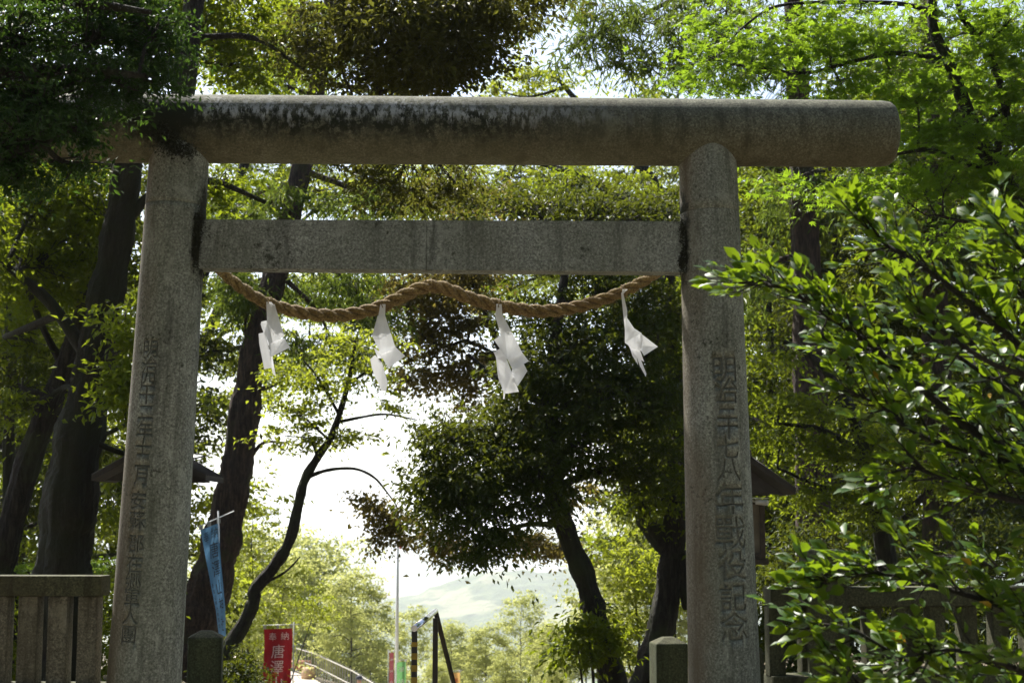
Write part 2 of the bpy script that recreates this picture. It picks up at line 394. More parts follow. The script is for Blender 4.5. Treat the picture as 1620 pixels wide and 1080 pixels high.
# ---------------------------------------------------------------- the gate (torii)
YL, YR = 9.5, 9.72
pl0, pl1 = P(228, 1080, YL), P(283, 258, YL); pr0, pr1 = P(1146, 1080, YR), P(1120, 262, YR)
def foot(a, b_):
    d = (b_ - a); return a - d*(a.z/d.z)
fl, fr = foot(pl0, pl1), foot(pr0, pr1)
gate = empty('torii_gate', ((fl.x+fr.x)/2, (fl.y+fr.y)/2, 0), 'weathered grey stone shrine gate with round posts and a mossy round lintel', 'torii gate')
zL = P(284, 204, YL); zR = P(1120, 210, YR)
zrow = 340
def pillar(f0, top, name, chars, cu, cv, hs, zring, mat):
    d = (top - f0); ht = top.z + .16
    H = ht/d.z*d.length; axis = d.normalized()
    def rad(s): return .232 + (.186 - .232)*(s/H)
    n = 72; bm = bmesh.new(); rings = []
    rs = zring/d.z*d.length
    ss = sorted(list(np.linspace(0, H, 60)) + [rs-.006, rs-.002, rs+.002, rs+.006])
    for s in ss:
        r = rad(s) - (.006 if abs(s - rs) < .003 else 0)
        rings.append([bm.verts.new((r*math.cos(a), r*math.sin(a), s)) for a in [2*math.pi*k/n for k in range(n)]])
    for a, c in zip(rings, rings[1:]):
        for k in range(n): bm.faces.new((a[k], a[(k+1) % n], c[(k+1) % n], c[k])).smooth = True
    bm.faces.new(rings[0][::-1]); bm.faces.new(rings[-1])
    me = bpy.data.meshes.new(name); bm.to_mesh(me); bm.free()
    # local frame of the leaning post
    q = Vector((0, 0, 1)).rotation_difference(axis); M = Matrix.Translation(f0) @ q.to_matrix().to_4x4(); Mi = M.inverted()
    # cutter: characters wrapped round the cone and sunk in
    cb = bmesh.new()
    for (ch, u, v, h) in chars:
        # ray from the camera to the post front
        eye = Mi @ Vector((0, 0, EYE)); far = Mi @ P(u, v, f0.y)
        dd = (far - eye).normalized(); s = far.z; r = rad(s)
        a_ = dd.x**2 + dd.y**2; b_ = 2*(eye.x*dd.x + eye.y*dd.y); c_ = eye.x**2 + eye.y**2 - r*r
        disc = b_*b_ - 4*a_*c_
        tt = (-b_ - math.sqrt(max(disc, 0)))/(2*a_); hit = eye + dd*tt
        ang = math.atan2(hit.y, hit.x); s = hit.z
        g = glyph(ch, h)
        vs = list(g.verts)
        ext = bmesh.ops.extrude_face_region(g, geom=list(g.faces))
        back = [e for e in ext['geom'] if isinstance(e, bmesh.types.BMVert)]
        for vv in vs: vv.co.z = 1.0
        for vv in back: vv.co.z = -1.0
        for vv in g.verts:
            th = ang + vv.co.x*1.0/r; s2 = s + vv.co.y; rr = rad(s2) + (.02 if vv.co.z > 0 else -.011)
            vv.co = Vector((rr*math.cos(th), rr*math.sin(th), s2))
        bmesh.ops.recalc_face_normals(g, faces=g.faces)
        tm = bpy.data.meshes.new('t'); g.to_mesh(tm); g.free(); cb.from_mesh(tm); bpy.data.meshes.remove(tm)
    cm = bpy.data.meshes.new('cut'); cb.to_mesh(cm); cb.free()
    o = bpy.data.objects.new('tmp', me); c = bpy.data.objects.new('cut', cm); COL.objects.link(o); COL.objects.link(c)
    cm.materials.append(M_groove); me.materials.append(mat)
    md = o.modifiers.new('b', 'BOOLEAN'); md.object = c; md.operation = 'DIFFERENCE'; md.solver = 'EXACT'; md.use_self = True
    try: md.material_mode = 'TRANSFER'
    except Exception: pass
    dg = bpy.context.evaluated_depsgraph_get(); dg.update()
    res = bpy.data.meshes.new_from_object(o.evaluated_get(dg))
    nb, na = len(me.polygons), len(res.polygons)
    print('boolean', name, nb, na)
    bpy.data.objects.remove(o); bpy.data.objects.remove(c)
    if na < nb*.9: res = me
    res.name = name
    ob = link(name, res, None, gate)
    ob.matrix_local = gate.matrix_basis.inverted() @ M
    return ob
M_groove = simple('dirt in carved letters', (.165, .175, .15), .95, 0, .35, 60)
zr = P(1120, 338, YR).z
LC = [('明', 238, 551), ('治', 236, 577), ('四', 234, 601), ('十', 232, 625), ('二', 230, 651), ('年', 228, 680), ('十', 226, 706), ('二', 225, 727), ('月', 222, 752),
      ('安', 219, 790), ('蘇', 216, 821), ('郡', 214, 859), ('在', 212, 890), ('郷', 210, 919), ('軍', 208, 945), ('人', 206, 972), ('團', 203, 1003)]
RC = [('明', 1147, 584, .185), ('治', 1150, 617, .17), ('三', 1151, 647, .16), ('十', 1153, 675, .16), ('七', 1153, 706, .16), ('八', 1154, 742, .17), ('年', 1156, 788, .205),
      ('戰', 1157, 842, .215), ('役', 1160, 893, .20), ('記', 1161, 944, .19), ('念', 1163, 990, .19)]
pillar(fl, pl1, 'post', [(a, u, v, .118) for a, u, v in LC], 0, 0, 0, zr, M_pillar)
pillar(fr, pr1, 'post', RC, 0, 0, 0, zr, M_pillar_r)
# lintel: a drum with softly rounded ends
ax = (zR - zL).normalized(); e1 = zR + ax*1.235; e0 = zL - ax*1.235
b = MB(); n = 64; Lh = (e1 - e0).length
prof = [(0, .165), (.012, .195), (.035, .212), (.08, .219)] + [(s, .2195) for s in np.linspace(.2, Lh-.2, 40)] + [(Lh-.08, .217), (Lh-.035, .210), (Lh-.012, .194), (Lh, .165)]
rings = []
side = Vector((-ax.y, ax.x, 0)).normalized(); upv = ax.cross(side) * -1
if upv.z < 0: upv = -upv
for s, r in prof:
    rings.append([b.bm.verts.new(e0 + ax*s + (side*math.cos(a) + upv*math.sin(a))*r) for a in [2*math.pi*k/n for k in range(n)]])
for a, c in zip(rings, rings[1:]):
    for k in range(n): b.bm.faces.new((a[k], a[(k+1) % n], c[(k+1) % n], c[k])).smooth = True
b.bm.faces.new(rings[0]); b.bm.faces.new(rings[-1][::-1])
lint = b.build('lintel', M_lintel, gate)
zc = (zL + zR)/2; recentre(lint.data, zc - gate.location); lint.location = zc - gate.location
# tie beam
def beam(name, ua, ub, mat, gap=0):
    Ya = YL + (YR-YL)*(ua-283)/(1120-283); Yb = YL + (YR-YL)*(ub-283)/(1120-283)
    def vt(u): return 347 + (u-320)*3/760
    def vb(u): return 424 + (u-320)*6/760
    th = .155; b = MB(); f = Vector((0, -th/2, 0)); k = Vector((0, th, 0))
    A0, A1, B0, B1 = P(ua, vb(ua), Ya-th/2), P(ua, vt(ua), Ya-th/2), P(ub, vb(ub), Yb-th/2), P(ub, vt(ub), Yb-th/2)
    A0.x = A1.x = (A0.x+A1.x)/2; B0.x = B1.x = (B0.x+B1.x)/2
    vs = [b.bm.verts.new(p) for p in (A0, B0, B1, A1, A0+k, B0+k, B1+k, A1+k)]
    for q in ((0,1,2,3), (5,4,7,6), (4,0,3,7), (1,5,6,2), (3,2,6,7), (4,5,1,0)): b.bm.faces.new([vs[i] for i in q])
    bmesh.ops.bevel(b.bm, geom=list(b.bm.edges), offset=.0035, segments=2, affect='EDGES')
    o = b.build(name, mat, gate); return o
beam('tie_beam', 300, 674.8, M_beam); beam('tie_beam', 675.2, 1100, M_beam)
# black moss in the joints
def moss_patch(name, pts, seed, n=420, sz=.005):
    r = np.random.default_rng(seed); V = []; Fq = []
    for (u, v, Y, su, sv) in pts:
        for _ in range(n):
            c = P(u + r.normal()*su, v + r.normal()*sv, Y + r.normal()*.006); s = sz*r.uniform(.5, 1.4)
            d = r.normal(size=(4, 3))*s; i0 = len(V)
            V += [np.array(c) + x for x in d]; Fq += [i0, i0+1, i0+2, i0, i0+2, i0+3, i0, i0+3, i0+1, i0+1, i0+3, i0+2]
    me = np_mesh(name, np.array(V) - np.array(gate.location), Fq, 3); link(name, me, M_moss, gate)
moss_patch('moss', [(312, 372, 9.37, 3.2, 16), (309, 400, 9.37, 2.5, 14), (316, 352, 9.37, 3, 8), (270, 232, 9.28, 16, 9), (290, 240, 9.285, 14, 6), (255, 215, 9.27, 10, 10)], 1)
moss_patch('moss', [(1080, 362, 9.63, 3, 10), (1082, 398, 9.63, 3, 12), (1078, 415, 9.63, 2, 6)], 2, 300, .005)

# ---------------------------------------------------------------- rope and paper streamers
def straw():
    m, t, out = newmat('twisted straw'); v = coord(t); b = N(t, 'ShaderNodeBsdfPrincipled', Roughness=.85)
    uvn = N(t, 'ShaderNodeAttribute', attribute_name='tone')
    n = noise(t, mapping(t, v, (1, 1, 1)), 75, 5, .75); w_ = noise(t, v, 6, 3)
    c = ramp(t, n.outputs[0], [(.34, (.05, .030, .009)), (.5, (.17, .115, .036)), (.66, (.36, .27, .10))]).outputs[0]
    c = mixc(t, ramp(t, w_.outputs[0], [(.4, 0), (.7, .6)]).outputs[0], c, (.16, .10, .04))
    L(t, c, b.inputs['Base Color']); L(t, bump(t, n.outputs[0], .8, .008), b.inputs['Normal']); L(t, b.outputs[0], out.inputs[0]); return m
M_straw = straw()
rp = [(336, 412), (352, 431), (385, 457), (420, 478), (470, 493), (520, 499), (560, 496), (600, 486), (640, 467), (668, 455), (690, 453), (712, 459), (745, 472), (790, 484), (850, 492), (900, 488), (950, 475), (990, 459), (1030, 438), (1052, 420)]
YROPE = 9.72
def yr(u): return 9.70 + .22*(u-283)/837 + .03
cp = [np.array(P(u, v, yr(u))) for u, v in rp]
def catmull(pts, m):
    pts = [np.array(p, float) for p in pts]; q = [2*pts[0]-pts[1]] + pts + [2*pts[-1]-pts[-2]]; out = []
    for i in range(1, len(q)-2):
        for k in range(m):
            t = k/m; out.append(.5*((2*q[i]) + (-q[i-1]+q[i+1])*t + (2*q[i-1]-5*q[i]+4*q[i+1]-q[i+2])*t*t + (-q[i-1]+3*q[i]-3*q[i+1]+q[i+2])*t**3))
    out.append(q[-2]); return np.array(out)
cl = catmull(cp, 26); seg = np.r_[0, np.cumsum(np.linalg.norm(np.diff(cl, axis=0), axis=1))]
nn = 520; sarr = np.linspace(0, seg[-1], nn); cl = np.stack([np.interp(sarr, seg, cl[:, k]) for k in range(3)], 1)
rope = empty('straw_rope', cl[nn//2], 'thick twisted straw rope swagged beneath the stone tie beam of the gate', 'shimenawa rope')
T = np.gradient(cl, axis=0); T /= np.linalg.norm(T, axis=1)[:, None]
Bv = np.cross(T, [0, 0, 1]); Bv /= np.linalg.norm(Bv, axis=1)[:, None]; Nv = np.cross(Bv, T)
for k in range(3):
    b = MB(); ph = 2*math.pi*k/3; pts = []; rad = []
    for i in range(nn):
        a = ph - sarr[i]/.27*2*math.pi
        rr = .0205*(1 - .28*abs(2*i/nn - 1)**4)
        pts.append(cl[i] + (Bv[i]*math.cos(a) + Nv[i]*math.sin(a))*rr*1.22); rad.append(rr*1.02*(1 + .05*math.sin(i*1.9)))
    b.tube(pts, rad, 12); b.build('strand', M_straw, rope)
# loose straws sticking out
r_ = np.random.default_rng(4); b = MB()
for _ in range(420):
    i = r_.integers(10, nn-10); d = r_.normal(size=3); d /= np.linalg.norm(d); p0 = cl[i] + d*.03
    b.tube([p0, p0 + d*.018 + T[i]*.03, p0 + d*.022 + T[i]*.06*r_.choice([-1, 1]) + [0, 0, -.01]], .0011, 3, False)
b.build('loose_straw', M_straw, rope)
b = MB()
for u in (425, 605, 683, 789, 987):
    i = int(np.argmin(np.abs(cl[:, 0] - P(u, 480, yr(u)).x))); ring = []
    for a in np.linspace(0, 2*math.pi, 17): ring.append(cl[i] + (Bv[i]*math.cos(a) + Nv[i]*math.sin(a))*.0475*(1 - .1*(u in (987,))))
    b.tube(ring, .003, 5, False); b.build('binding_cord', M_straw, rope); b = MB()
b.bm.free()

def paper():
    m, t, out = newmat('white paper'); v = coord(t); b = N(t, 'ShaderNodeBsdfPrincipled', Roughness=.7)
    n = noise(t, v, 14, 3); L(t, ramp(t, n.outputs[0], [(.3, (.80, .82, .85)), (.7, (.86, .87, .89))]).outputs[0], b.inputs['Base Color'])
    L(t, bump(t, n.outputs[0], .25, .01), b.inputs['Normal'])
    tr = N(t, 'ShaderNodeBsdfTranslucent'); tr.inputs[0].default_value = (.82, .84, .86, 1)
    mx = N(t, 'ShaderNodeMixShader'); mx.inputs[0].default_value = .28
    L(t, b.outputs[0], mx.inputs[1]); L(t, tr.outputs[0], mx.inputs[2]); L(t, mx.outputs[0], out.inputs[0]); return m
M_paper = paper()
# each streamer: folded panels traced as (pixel outline, depth offset at each corner)
SH = [
 ('first zigzag white paper streamer, hanging at the left end of the straw rope', 425, [
   ([(422, 483), (434, 484), (448, 530), (426, 541), (414, 512), (423, 509)], (0, 0, -.02, -.03, -.01, 0)),
   ([(414, 510), (423, 508), (429, 540), (424, 545), (413, 514)], (.02, 0, -.01, .02, .03)),
   ([(426, 541), (449, 536), (457, 549), (430, 563)], (.0, -.02, -.05, -.02)),
   ([(410, 530), (419, 528), (428, 562), (429, 579), (418, 581), (411, 545)], (.03, .0, -.01, .0, .03, .04)),
   ([(424, 550), (430, 560), (436, 594), (431, 588)], (.01, .0, .01, .02))]),
 ('second paper streamer from the left, one folded panel flaring right below the rope', 605, [
   ([(598, 502), (609, 502), (624, 549), (603, 557), (590, 531), (599, 527)], (0, 0, -.02, -.02, .0, 0)),
   ([(600, 556), (624, 549), (639, 563), (615, 580)], (0, -.02, -.06, -.02)),
   ([(592, 551), (600, 556), (606, 566), (598, 566)], (.03, .0, .0, .03)),
   ([(587, 570), (594, 564), (604, 575), (612, 603), (610, 616), (603, 615), (590, 585)], (.03, .01, .0, .0, .02, .04, .04))]),
 ('third paper streamer from the left, the longest one with its panels fanned out', 789, [
   ([(784, 500), (795, 500), (812, 532), (824, 556), (803, 566), (783, 537), (793, 530)], (0, 0, -.01, -.03, -.03, .0, 0)),
   ([(803, 566), (825, 558), (835, 571), (812, 584)], (-.01, -.03, -.06, -.02)),
   ([(812, 582), (828, 577), (833, 587), (819, 609), (808, 596)], (.0, -.03, -.05, -.02, .01)),
   ([(782, 558), (791, 552), (802, 566), (797, 569), (786, 566)], (.03, .01, .0, .02, .03)),
   ([(786, 568), (800, 566), (809, 590), (819, 617), (798, 620), (789, 596)], (.03, .0, -.02, -.01, .02, .04)),
   ([(797, 618), (799, 620), (798, 630), (796, 630)], (.02, .02, .03, .03))]),
 ('fourth paper streamer, blown aslant near the right end of the rope', 987, [
   ([(983, 466), (986, 465), (992, 492), (991, 525), (989, 524)], (0, 0, 0, -.01, -.01)),
   ([(990, 500), (1003, 520), (1014, 527), (1016, 536), (1012, 556), (990, 541)], (.0, -.01, -.03, -.03, -.02, .0)),
   ([(1013, 528), (1039, 548), (1019, 561), (1010, 546)], (-.03, -.07, -.03, .0)),
   ([(992, 541), (1010, 549), (1018, 571), (1003, 562)], (.02, .0, .01, .03)),
   ([(996, 548), (1007, 564), (1009, 576), (1001, 563)], (.04, .02, .02, .04)),
   ([(1007, 562), (1013, 567), (1022, 590), (1021, 594), (1012, 578)], (.03, .02, .02, .03, .04))]),
]
for lab, u0, panels in SH:
    top = P(u0, panels[0][0][0][1], yr(u0))
    i = int(np.argmin(np.abs(cl[:, 0] - top.x)))
    s = empty('paper_streamer', Vector(cl[i]), lab, 'paper streamer', 'zigzag paper streamers on the straw rope')
    for j, (poly, dz) in enumerate(panels):
        mu = sum(p[0] for p in poly)/len(poly); mv = sum(p[1] for p in poly)/len(poly); poly = [(mu+(p[0]-mu)*1.10, mv+(p[1]-mv)*1.10) for p in poly]
        b = MB(); n_ = len(poly); A = [P(u, v, yr(u0) - .05 + d*1.1 + j*.005) for (u, v), d in zip(poly, dz)]
        vs = [b.bm.verts.new(p) for p in A]; f = b.bm.faces.new(vs)
        bmesh.ops.triangulate(b.bm, faces=[f]); bmesh.ops.subdivide_edges(b.bm, edges=b.bm.edges, cuts=2, use_grid_fill=True)
        for vv in b.bm.verts: vv.co.y += .0025*math.sin(vv.co.x*60 + j)
        b.build('fold', M_paper, s)
    # tab gripped in the rope
    b = MB(); pt = [P(*panels[0][0][0], yr(u0)-.05), P(*panels[0][0][1], yr(u0)-.05)]
    tp = Vector(cl[i]) + Vector((0, 0, 0))
    b.poly([pt[0] + Vector((0, .002, 0)), pt[1] + Vector((0, .002, 0)), tp + Vector((.022, -.045, .005)), tp + Vector((-.012, -.045, .005))])
    b.build('tab', M_paper, s)

# ---------------------------------------------------------------- stone fences, posts
def fence(name, label, x0, x1, Y0, Y1, vt, slots, parent_y, rail=.125, zb=.62, mb=None):
    o = empty(name, (x0, Y0, 0), label, 'stone fence'); d = Vector((x1-x0, Y1-Y0, 0)); Lf = d.length; dn = d.normalized(); q = Vector((1, 0, 0)).rotation_difference(dn).to_matrix()
    zt = EYE + (HOR - vt)/F*min(Y0, Y1)
    m = Vector((x0, Y0, 0)) + d/2
    b = MB(); b.box((m.x, m.y, zt - rail/2), (Lf, .21, rail), q, .012)
    b.build('top_rail', M_fence, o)
    b = MB(); b.box((m.x, m.y, zb - .09), (Lf, .26, .20), q, .012); b.build('bottom_rail', M_fence, o)
    b = MB(); b.box((m.x, m.y, (zb-.19)/2 - .1), (Lf+.1, .42, zb-.19+.2), q, .02); b.build('plinth', M_fence, o)
    k = 0; s = slots[1]
    while s < Lf - .05:
        c = Vector((x0, Y0, 0)) + dn*s
        b = MB(); b.box((c.x, c.y, (zt - rail + zb)/2), (slots[0], .13, zt - rail - zb - .002), q, .012); b.build('baluster', mb or M_balus, o)
        s += slots[2]
    return o
fence('stone_fence', 'mossy stone fence with square balusters left of the gate', P(-260, 900, 9.55).x, P(168, 900, 9.55).x, 9.62, 9.55, 908, (.122, .10, .187), 0)
fo = fence('stone_fence', 'dark stone fence half hidden by glossy leaves right of the gate', P(1212, 900, 10.1).x, P(1800, 900, 10.1).x, 10.1, 10.3, 926, (.11, .05, .215), 0, mb=M_fence)
b = MB(); c = P(1303, 980, 10.12); b.box((c.x, 10.12, .70), (.26, .30, 1.42), None, .02); b.box((c.x, 10.12, 1.415), (.30, .34, .05), None, .012, .8); b.build('corner_post', M_fence, fo)
for (ua, ub, vt, lab) in ((300, 352, 1008, 'squat square stone post with a mossy pointed top behind the left gate post'), (1032, 1082, 1018, 'short square stone post at the stair head beside the right gate post')):
    Y = 12.0; c = P((ua+ub)/2, 1000, Y); zt = P(300, vt, Y-.13).z; wd = (ub-ua)/F*Y
    o = empty('stone_post', (c.x, Y, 0), lab, 'stone post', 'square stone posts at the head of the stair')
    b = MB(); b.box((c.x, Y, zt/2), (wd, wd, zt), Matrix.Rotation(R(8), 3, 'Z'), .012)
    b.build('shaft', M_post, o)
    b = MB(); b.box((c.x, Y, zt+.022), (wd*.97, wd*.97, .045), Matrix.Rotation(R(8), 3, 'Z'), .006, .35); b.build('cap', M_fence, o)

# ---------------------------------------------------------------- roofed wooden lanterns behind the gate posts
def lantern(u, v_eave, slope, Y, label, cam_=False, hw=.51):
    c = P(u, v_eave, Y); g0 = 0.0
    o = empty('wooden_lantern', (c.x, Y, g0), label, 'lantern', 'roofed wooden lanterns behind the gate posts')
    z = c.z
    b = MB(); b.box((c.x, Y, .25), (.36, .36, .5), None, .02, .85); b.build('stone_base', M_fence, o)
    b = MB(); b.box((c.x, Y, .5 + (z-.62-.5)/2), (.14, .14, z-.62-.5), None, .006); b.build('shaft', M_wood, o)
    b = MB(); b.box((c.x, Y, z-.60), (.42, .42, .05), None, .006); b.build('platform', M_wood, o)
    b = MB()
    for sx in (-1, 1):
        for sy in (-1, 1): b.box((c.x+sx*.165, Y+sy*.165, z-.31), (.045, .045, .53), None, .004)
    for zz in (z-.55, z-.06):
        for s2 in (-1, 1):
            b.box((c.x, Y+s2*.165, zz), (.285, .035, .04)); b.box((c.x+s2*.165, Y, zz), (.035, .285, .04))
    fr_ = b.build('lamp_frame', M_wood, o)
    b = MB(); b.box((c.x, Y, z-.305), (.30, .30, .44)); b.build('pane', M_pane, o)
    b = MB(); pk = slope*hw
    for s2 in (-1, 1):
        A = [Vector((c.x, Y-.42, z+pk)), Vector((c.x+s2*hw, Y-.42, z)), Vector((c.x+s2*hw, Y+.42, z)), Vector((c.x, Y+.42, z+pk))]
        t_ = Vector((0, 0, .045)); vs = [b.bm.verts.new(p) for p in A + [p + t_ for p in A]]
        for q in ((0,1,2,3), (7,6,5,4), (0,4,5,1), (1,5,6,2), (2,6,7,3), (3,7,4,0)): b.bm.faces.new([vs[i] for i in q])
    for k in range(-4, 5):
        for s2 in (-1, 1):
            a0 = Vector((c.x+s2*.01, Y+k*.1, z+pk+.048)); a1 = Vector((c.x+s2*hw, Y+k*.1, z+.048)); b.tube([a0, a1], .012, 6)
    b.box((c.x, Y, z+pk+.06), (.07, .9, .07), None, .01)
    b.build('roof', M_woodd, o)
    b = MB()
    for s3 in (-1, 1):
        b.poly([(c.x-hw+.1, Y+s3*.34, z+.002), (c.x+hw-.1, Y+s3*.34, z+.002), (c.x, Y+s3*.34, z+pk-.06)])
        b.build('gable', M_woodd, o); b = MB()
    b.bm.free()
    if cam_:
        cc = P(1196, 793, Y-.30)
        b = MB(); b.tube([cc, cc + Vector((.10, -.04, -.012))], .026, 14); b.box(cc + Vector((.03, -.01, .03)), (.15, .07, .008), None, .002)
        ob = b.build('security_camera', M_grey, None); recentre(ob.data, cc); ob.location = cc
        b2 = MB(); b2.tube([cc + Vector((-.01, 0, 0)), cc + Vector((-.06, .06, .02))], .01, 8); bk = b2.build('bracket', M_grey, None); recentre(bk.data, cc); bk.parent = ob
        tag(ob, 'small white security camera under the lantern roof beside the right gate post', 'camera')
lantern(252, 762, .55, 14.0, 'dark gabled lantern roof seen either side of the left gate post')
lantern(1172, 783, .70, 14.0, 'dark gabled lantern half hidden behind the right gate post', True, .43)

# ---------------------------------------------------------------- handrail
hr = empty('handrail', (-.72, 11.2, 0), 'steel topped dark handrail with yellow and black tape at the stair head', 'handrail')
h0 = P(656, 993, 11.2); h1 = P(689, 966, 13.6); h2 = h1 + (P(719, 1085, 15.1) - h1)*3.2
h0b = Vector((h0.x, h0.y, 0)); h1b = Vector((h1.x, h1.y, 0))
b = MB(); b.box((h0.x, h0.y, h0.z/2-.01), (.040, .040, h0.z-.02), None, .004); b.build('post', M_blk, hr)
b = MB(); b.box((h1.x, h1.y, h1.z/2-.03), (.046, .046, h1.z-.06), None, .004); b.build('post', M_blk, hr)
zb_ = gz(h2.x, h2.y); b = MB(); b.box((h2.x, h2.y, (zb_-.3+h2.z)/2), (.046, .046, h2.z-zb_+.3), None, .004); b.build('post', M_blk, hr)
b = MB(); dn = (h1-h0).normalized(); b.tube([h0 - dn*.03, h1 + dn*.01], .0235, 16); b.build('rail', M_steel, hr)
b = MB(); b.tube([h1 + Vector((0, .005, -.002)), h2], .0225, 14); b.build('rail', M_blk, hr, label='dark sloping rail going down the stair')
b = MB()
for k in range(4):
    b.box((h0.x, h0.y, h0.z - .115 - k*.085), (.043, .043, .045 - .012*(k == 0))); b.build('warning_tape', M_yel, hr); b = MB()
b.bm.free()

# ---------------------------------------------------------------- nobori banners
def cloth_mat(name, c, tf=.35):
    m, t, out = newmat(name); v = coord(t); b = N(t, 'ShaderNodeBsdfPrincipled', Roughness=.75)
    n = noise(t, v, 5, 3); L(t, ramp(t, n.outputs[0], [(.3, tuple(x*.85 for x in c)), (.7, c)]).outputs[0], b.inputs['Base Color'])
    tr = N(t, 'ShaderNodeBsdfTranslucent'); tr.inputs[0].default_value = (*c, 1)
    mx = N(t, 'ShaderNodeMixShader'); mx.inputs[0].default_value = tf
    L(t, b.outputs[0], mx.inputs[1]); L(t, tr.outputs[0], mx.inputs[2]); L(t, mx.outputs[0], out.inputs[0]); return m
def banner(name, label, surf, cmat, tmat, texts, pole, pole_r, arm, loops, gpt, W=.6, H=1.8, polemat=None, toff=-.008):
    """surf(s, t) -> point; s across 0..1 (left to right), t down 0..1"""
    o = empty(name, gpt, label, 'banner')
    b = MB(); ns, nt_ = 14, 36; G = [[b.bm.verts.new(surf(i/ns, j/nt_)) for i in range(ns+1)] for j in range(nt_+1)]
    for j in range(nt_):
        for i in range(ns): b.bm.faces.new((G[j][i], G[j+1][i], G[j+1][i+1], G[j][i+1])).smooth = True
    b.build('cloth', cmat, o)
    for (ch, s, t, size) in texts:
        b = MB()
        g = glyph(ch, size); bmesh.ops.triangulate(g, faces=g.faces)
        long_ = [e for e in g.edges if e.calc_length() > .06]
        if long_: bmesh.ops.subdivide_edges(g, edges=long_, cuts=2)
        for v in g.verts:
            ss = s + v.co.x/W; tt = t - v.co.y/H; p = Vector(surf(ss, tt)); v.co = p + Vector((0, toff, 0))
        tm = bpy.data.meshes.new('t'); g.to_mesh(tm); g.free(); b.bm.from_mesh(tm); bpy.data.meshes.remove(tm)
        b.build('character', tmat, o)
    pm = polemat or M_grey
    b = MB(); b.tube(pole, pole_r, 8); b.build('pole', pm, o)
    b = MB(); b.tube(arm, pole_r*.6, 6); b.build('cross_arm', M_white, o)
    b = MB()
    for (s, t, dx, dz) in loops:
        p = Vector(surf(s, t)); b.box(p + Vector((dx, -.008, dz)), (.05, .012, .06)); b.build('loop', M_white if polemat is None else M_grey, o); b = MB()
    b.bm.free()
    return o
M_red = cloth_mat('red cloth', (.22, .004, .010), .12); M_blue = cloth_mat('pale blue cloth', (.12, .27, .46), .3)
M_green = cloth_mat('green cloth', (.14, .34, .12)); M_dkred = cloth_mat('dark red cloth', (.20, .05, .06)); M_orange = cloth_mat('orange cloth', (.60, .36, .12))
M_ink = simple('black ink', (.012, .014, .022), .7); M_wtx = cloth_mat('white print', (.92, .91, .91), .25); M_rtx = cloth_mat('red print', (.60, .06, .03), .5)
# red
A = P(417.5, 995, 30); Bq = P(462, 993, 30)
def srf(s, t):
    return A + (Bq - A)*s + Vector((0, .03*math.sin(s*7 + t*3) , -1.75*t)) + Vector((.012*math.sin(t*9), 0, 0))
def colt(chs, s, t0, dt, size): return [(c, s, t0 + i*dt, size) for i, c in enumerate(chs)]
W_ = (Bq-A).length
px = Vector((Bq.x+.035, 30, 0)); gx = gz(px.x, 30)
banner('votive_banner', 'red banner with white characters standing below the stair beside the pale path', srf, M_red, M_wtx,
       [('奉', .30, .085, .165), ('納', .74, .08, .165)] + colt('唐澤山神社', .50, .245, .172, .275), [Vector((px.x, 30, gx-.3)), Vector((px.x, 30, Bq.z+.12))], .012,
       [Vector((A.x-.03, 30, Bq.z+.055)), Vector((px.x+.1, 30, Bq.z+.075))], [(.03, 0, 0, .035), (.5, 0, 0, .035), (.97, 0, 0, .04), (1.03, .2, 0, 0), (1.03, .45, 0, 0)], (px.x, 30, gx), W=W_, H=1.75, polemat=M_grey)
# blue: pulled into a narrow slant by the breeze
YB = 21.0
LE = [(317, 838), (324, 880), (333, 925), (342, 965), (347, 1003)]; RE = [(346, 827), (348, 870), (353, 915), (357, 960), (357, 1006)]
def sB(s, t):
    tt = min(max(t, 0), 1)*4; i = min(int(tt), 3); f = tt - i
    a = P(*[LE[i][k]*(1-f) + LE[i+1][k]*f for k in (0, 1)], YB); c = P(*[RE[i][k]*(1-f) + RE[i+1][k]*f for k in (0, 1)], YB + .38)
    return a + (c - a)*s + Vector((0, .04*math.sin(s*8 + t*5), 0))
pb = P(350, 1000, YB+.40); pt_ = P(345, 808, YB+.40); gb = gz(pb.x, YB+.4); pbot = pb + (pb - pt_)*((pb.z - gb)/(pt_.z - pb.z))
banner('votive_banner', 'pale blue banner with black characters leaning in front of the cedar trunk', sB, M_blue, M_ink,
       [('奉', .27, .085, .17), ('納', .76, .07, .17)] + colt('唐澤山神社', .64, .225, .165, .235) + colt('唐澤山神社奉賛会', .22, .52, .055, .075), [pbot, pt_], .011,
       [P(315, 832, YB-.02), P(370, 808, YB+.7)], [(.03, 0, 0, .03), (.5, 0, 0, .03), (.97, 0, 0, .03)], (pbot.x, YB+.4, gb), W=.45, H=1.55, polemat=M_white, toff=-.03)
def small_banner(label, u, vt, Y, wpx, cm, tm, chars, colr):
    a = P(u, vt, Y); wd = wpx/F*Y
    def s_(s, t): return a + Vector((wd*s, .5*s*.5 + .02*math.sin(s*6+t*4), -1.75*t))
    g = gz(a.x, Y)
    banner('votive_banner', label, s_, cm, tm, colt(chars, .5, .12, .19, wd*.75), [Vector((a.x-.03, Y, g-.2)), Vector((a.x-.03, Y, a.z+.1))], .012, [a + Vector((-.04, 0, .05)), a + Vector((wd+.05, .25, .05))],
           [(.05, 0, 0, .03), (.95, 0, 0, .03)], (a.x-.03, Y, g), W=wd, H=1.75)
small_banner('green banner with white characters just right of the flagpole foot', 628, 1047, 44, 13, M_green, M_wtx, '奉納唐澤', 0)
small_banner('narrow dark red banner just left of the flagpole foot', 616, 1032, 46, 6, M_dkred, M_wtx, '奉納唐澤', 0)
small_banner('orange banner with red characters below the sloping handrail', 715, 1064, 42, 12, M_orange, M_rtx, '奉納唐澤', 0)

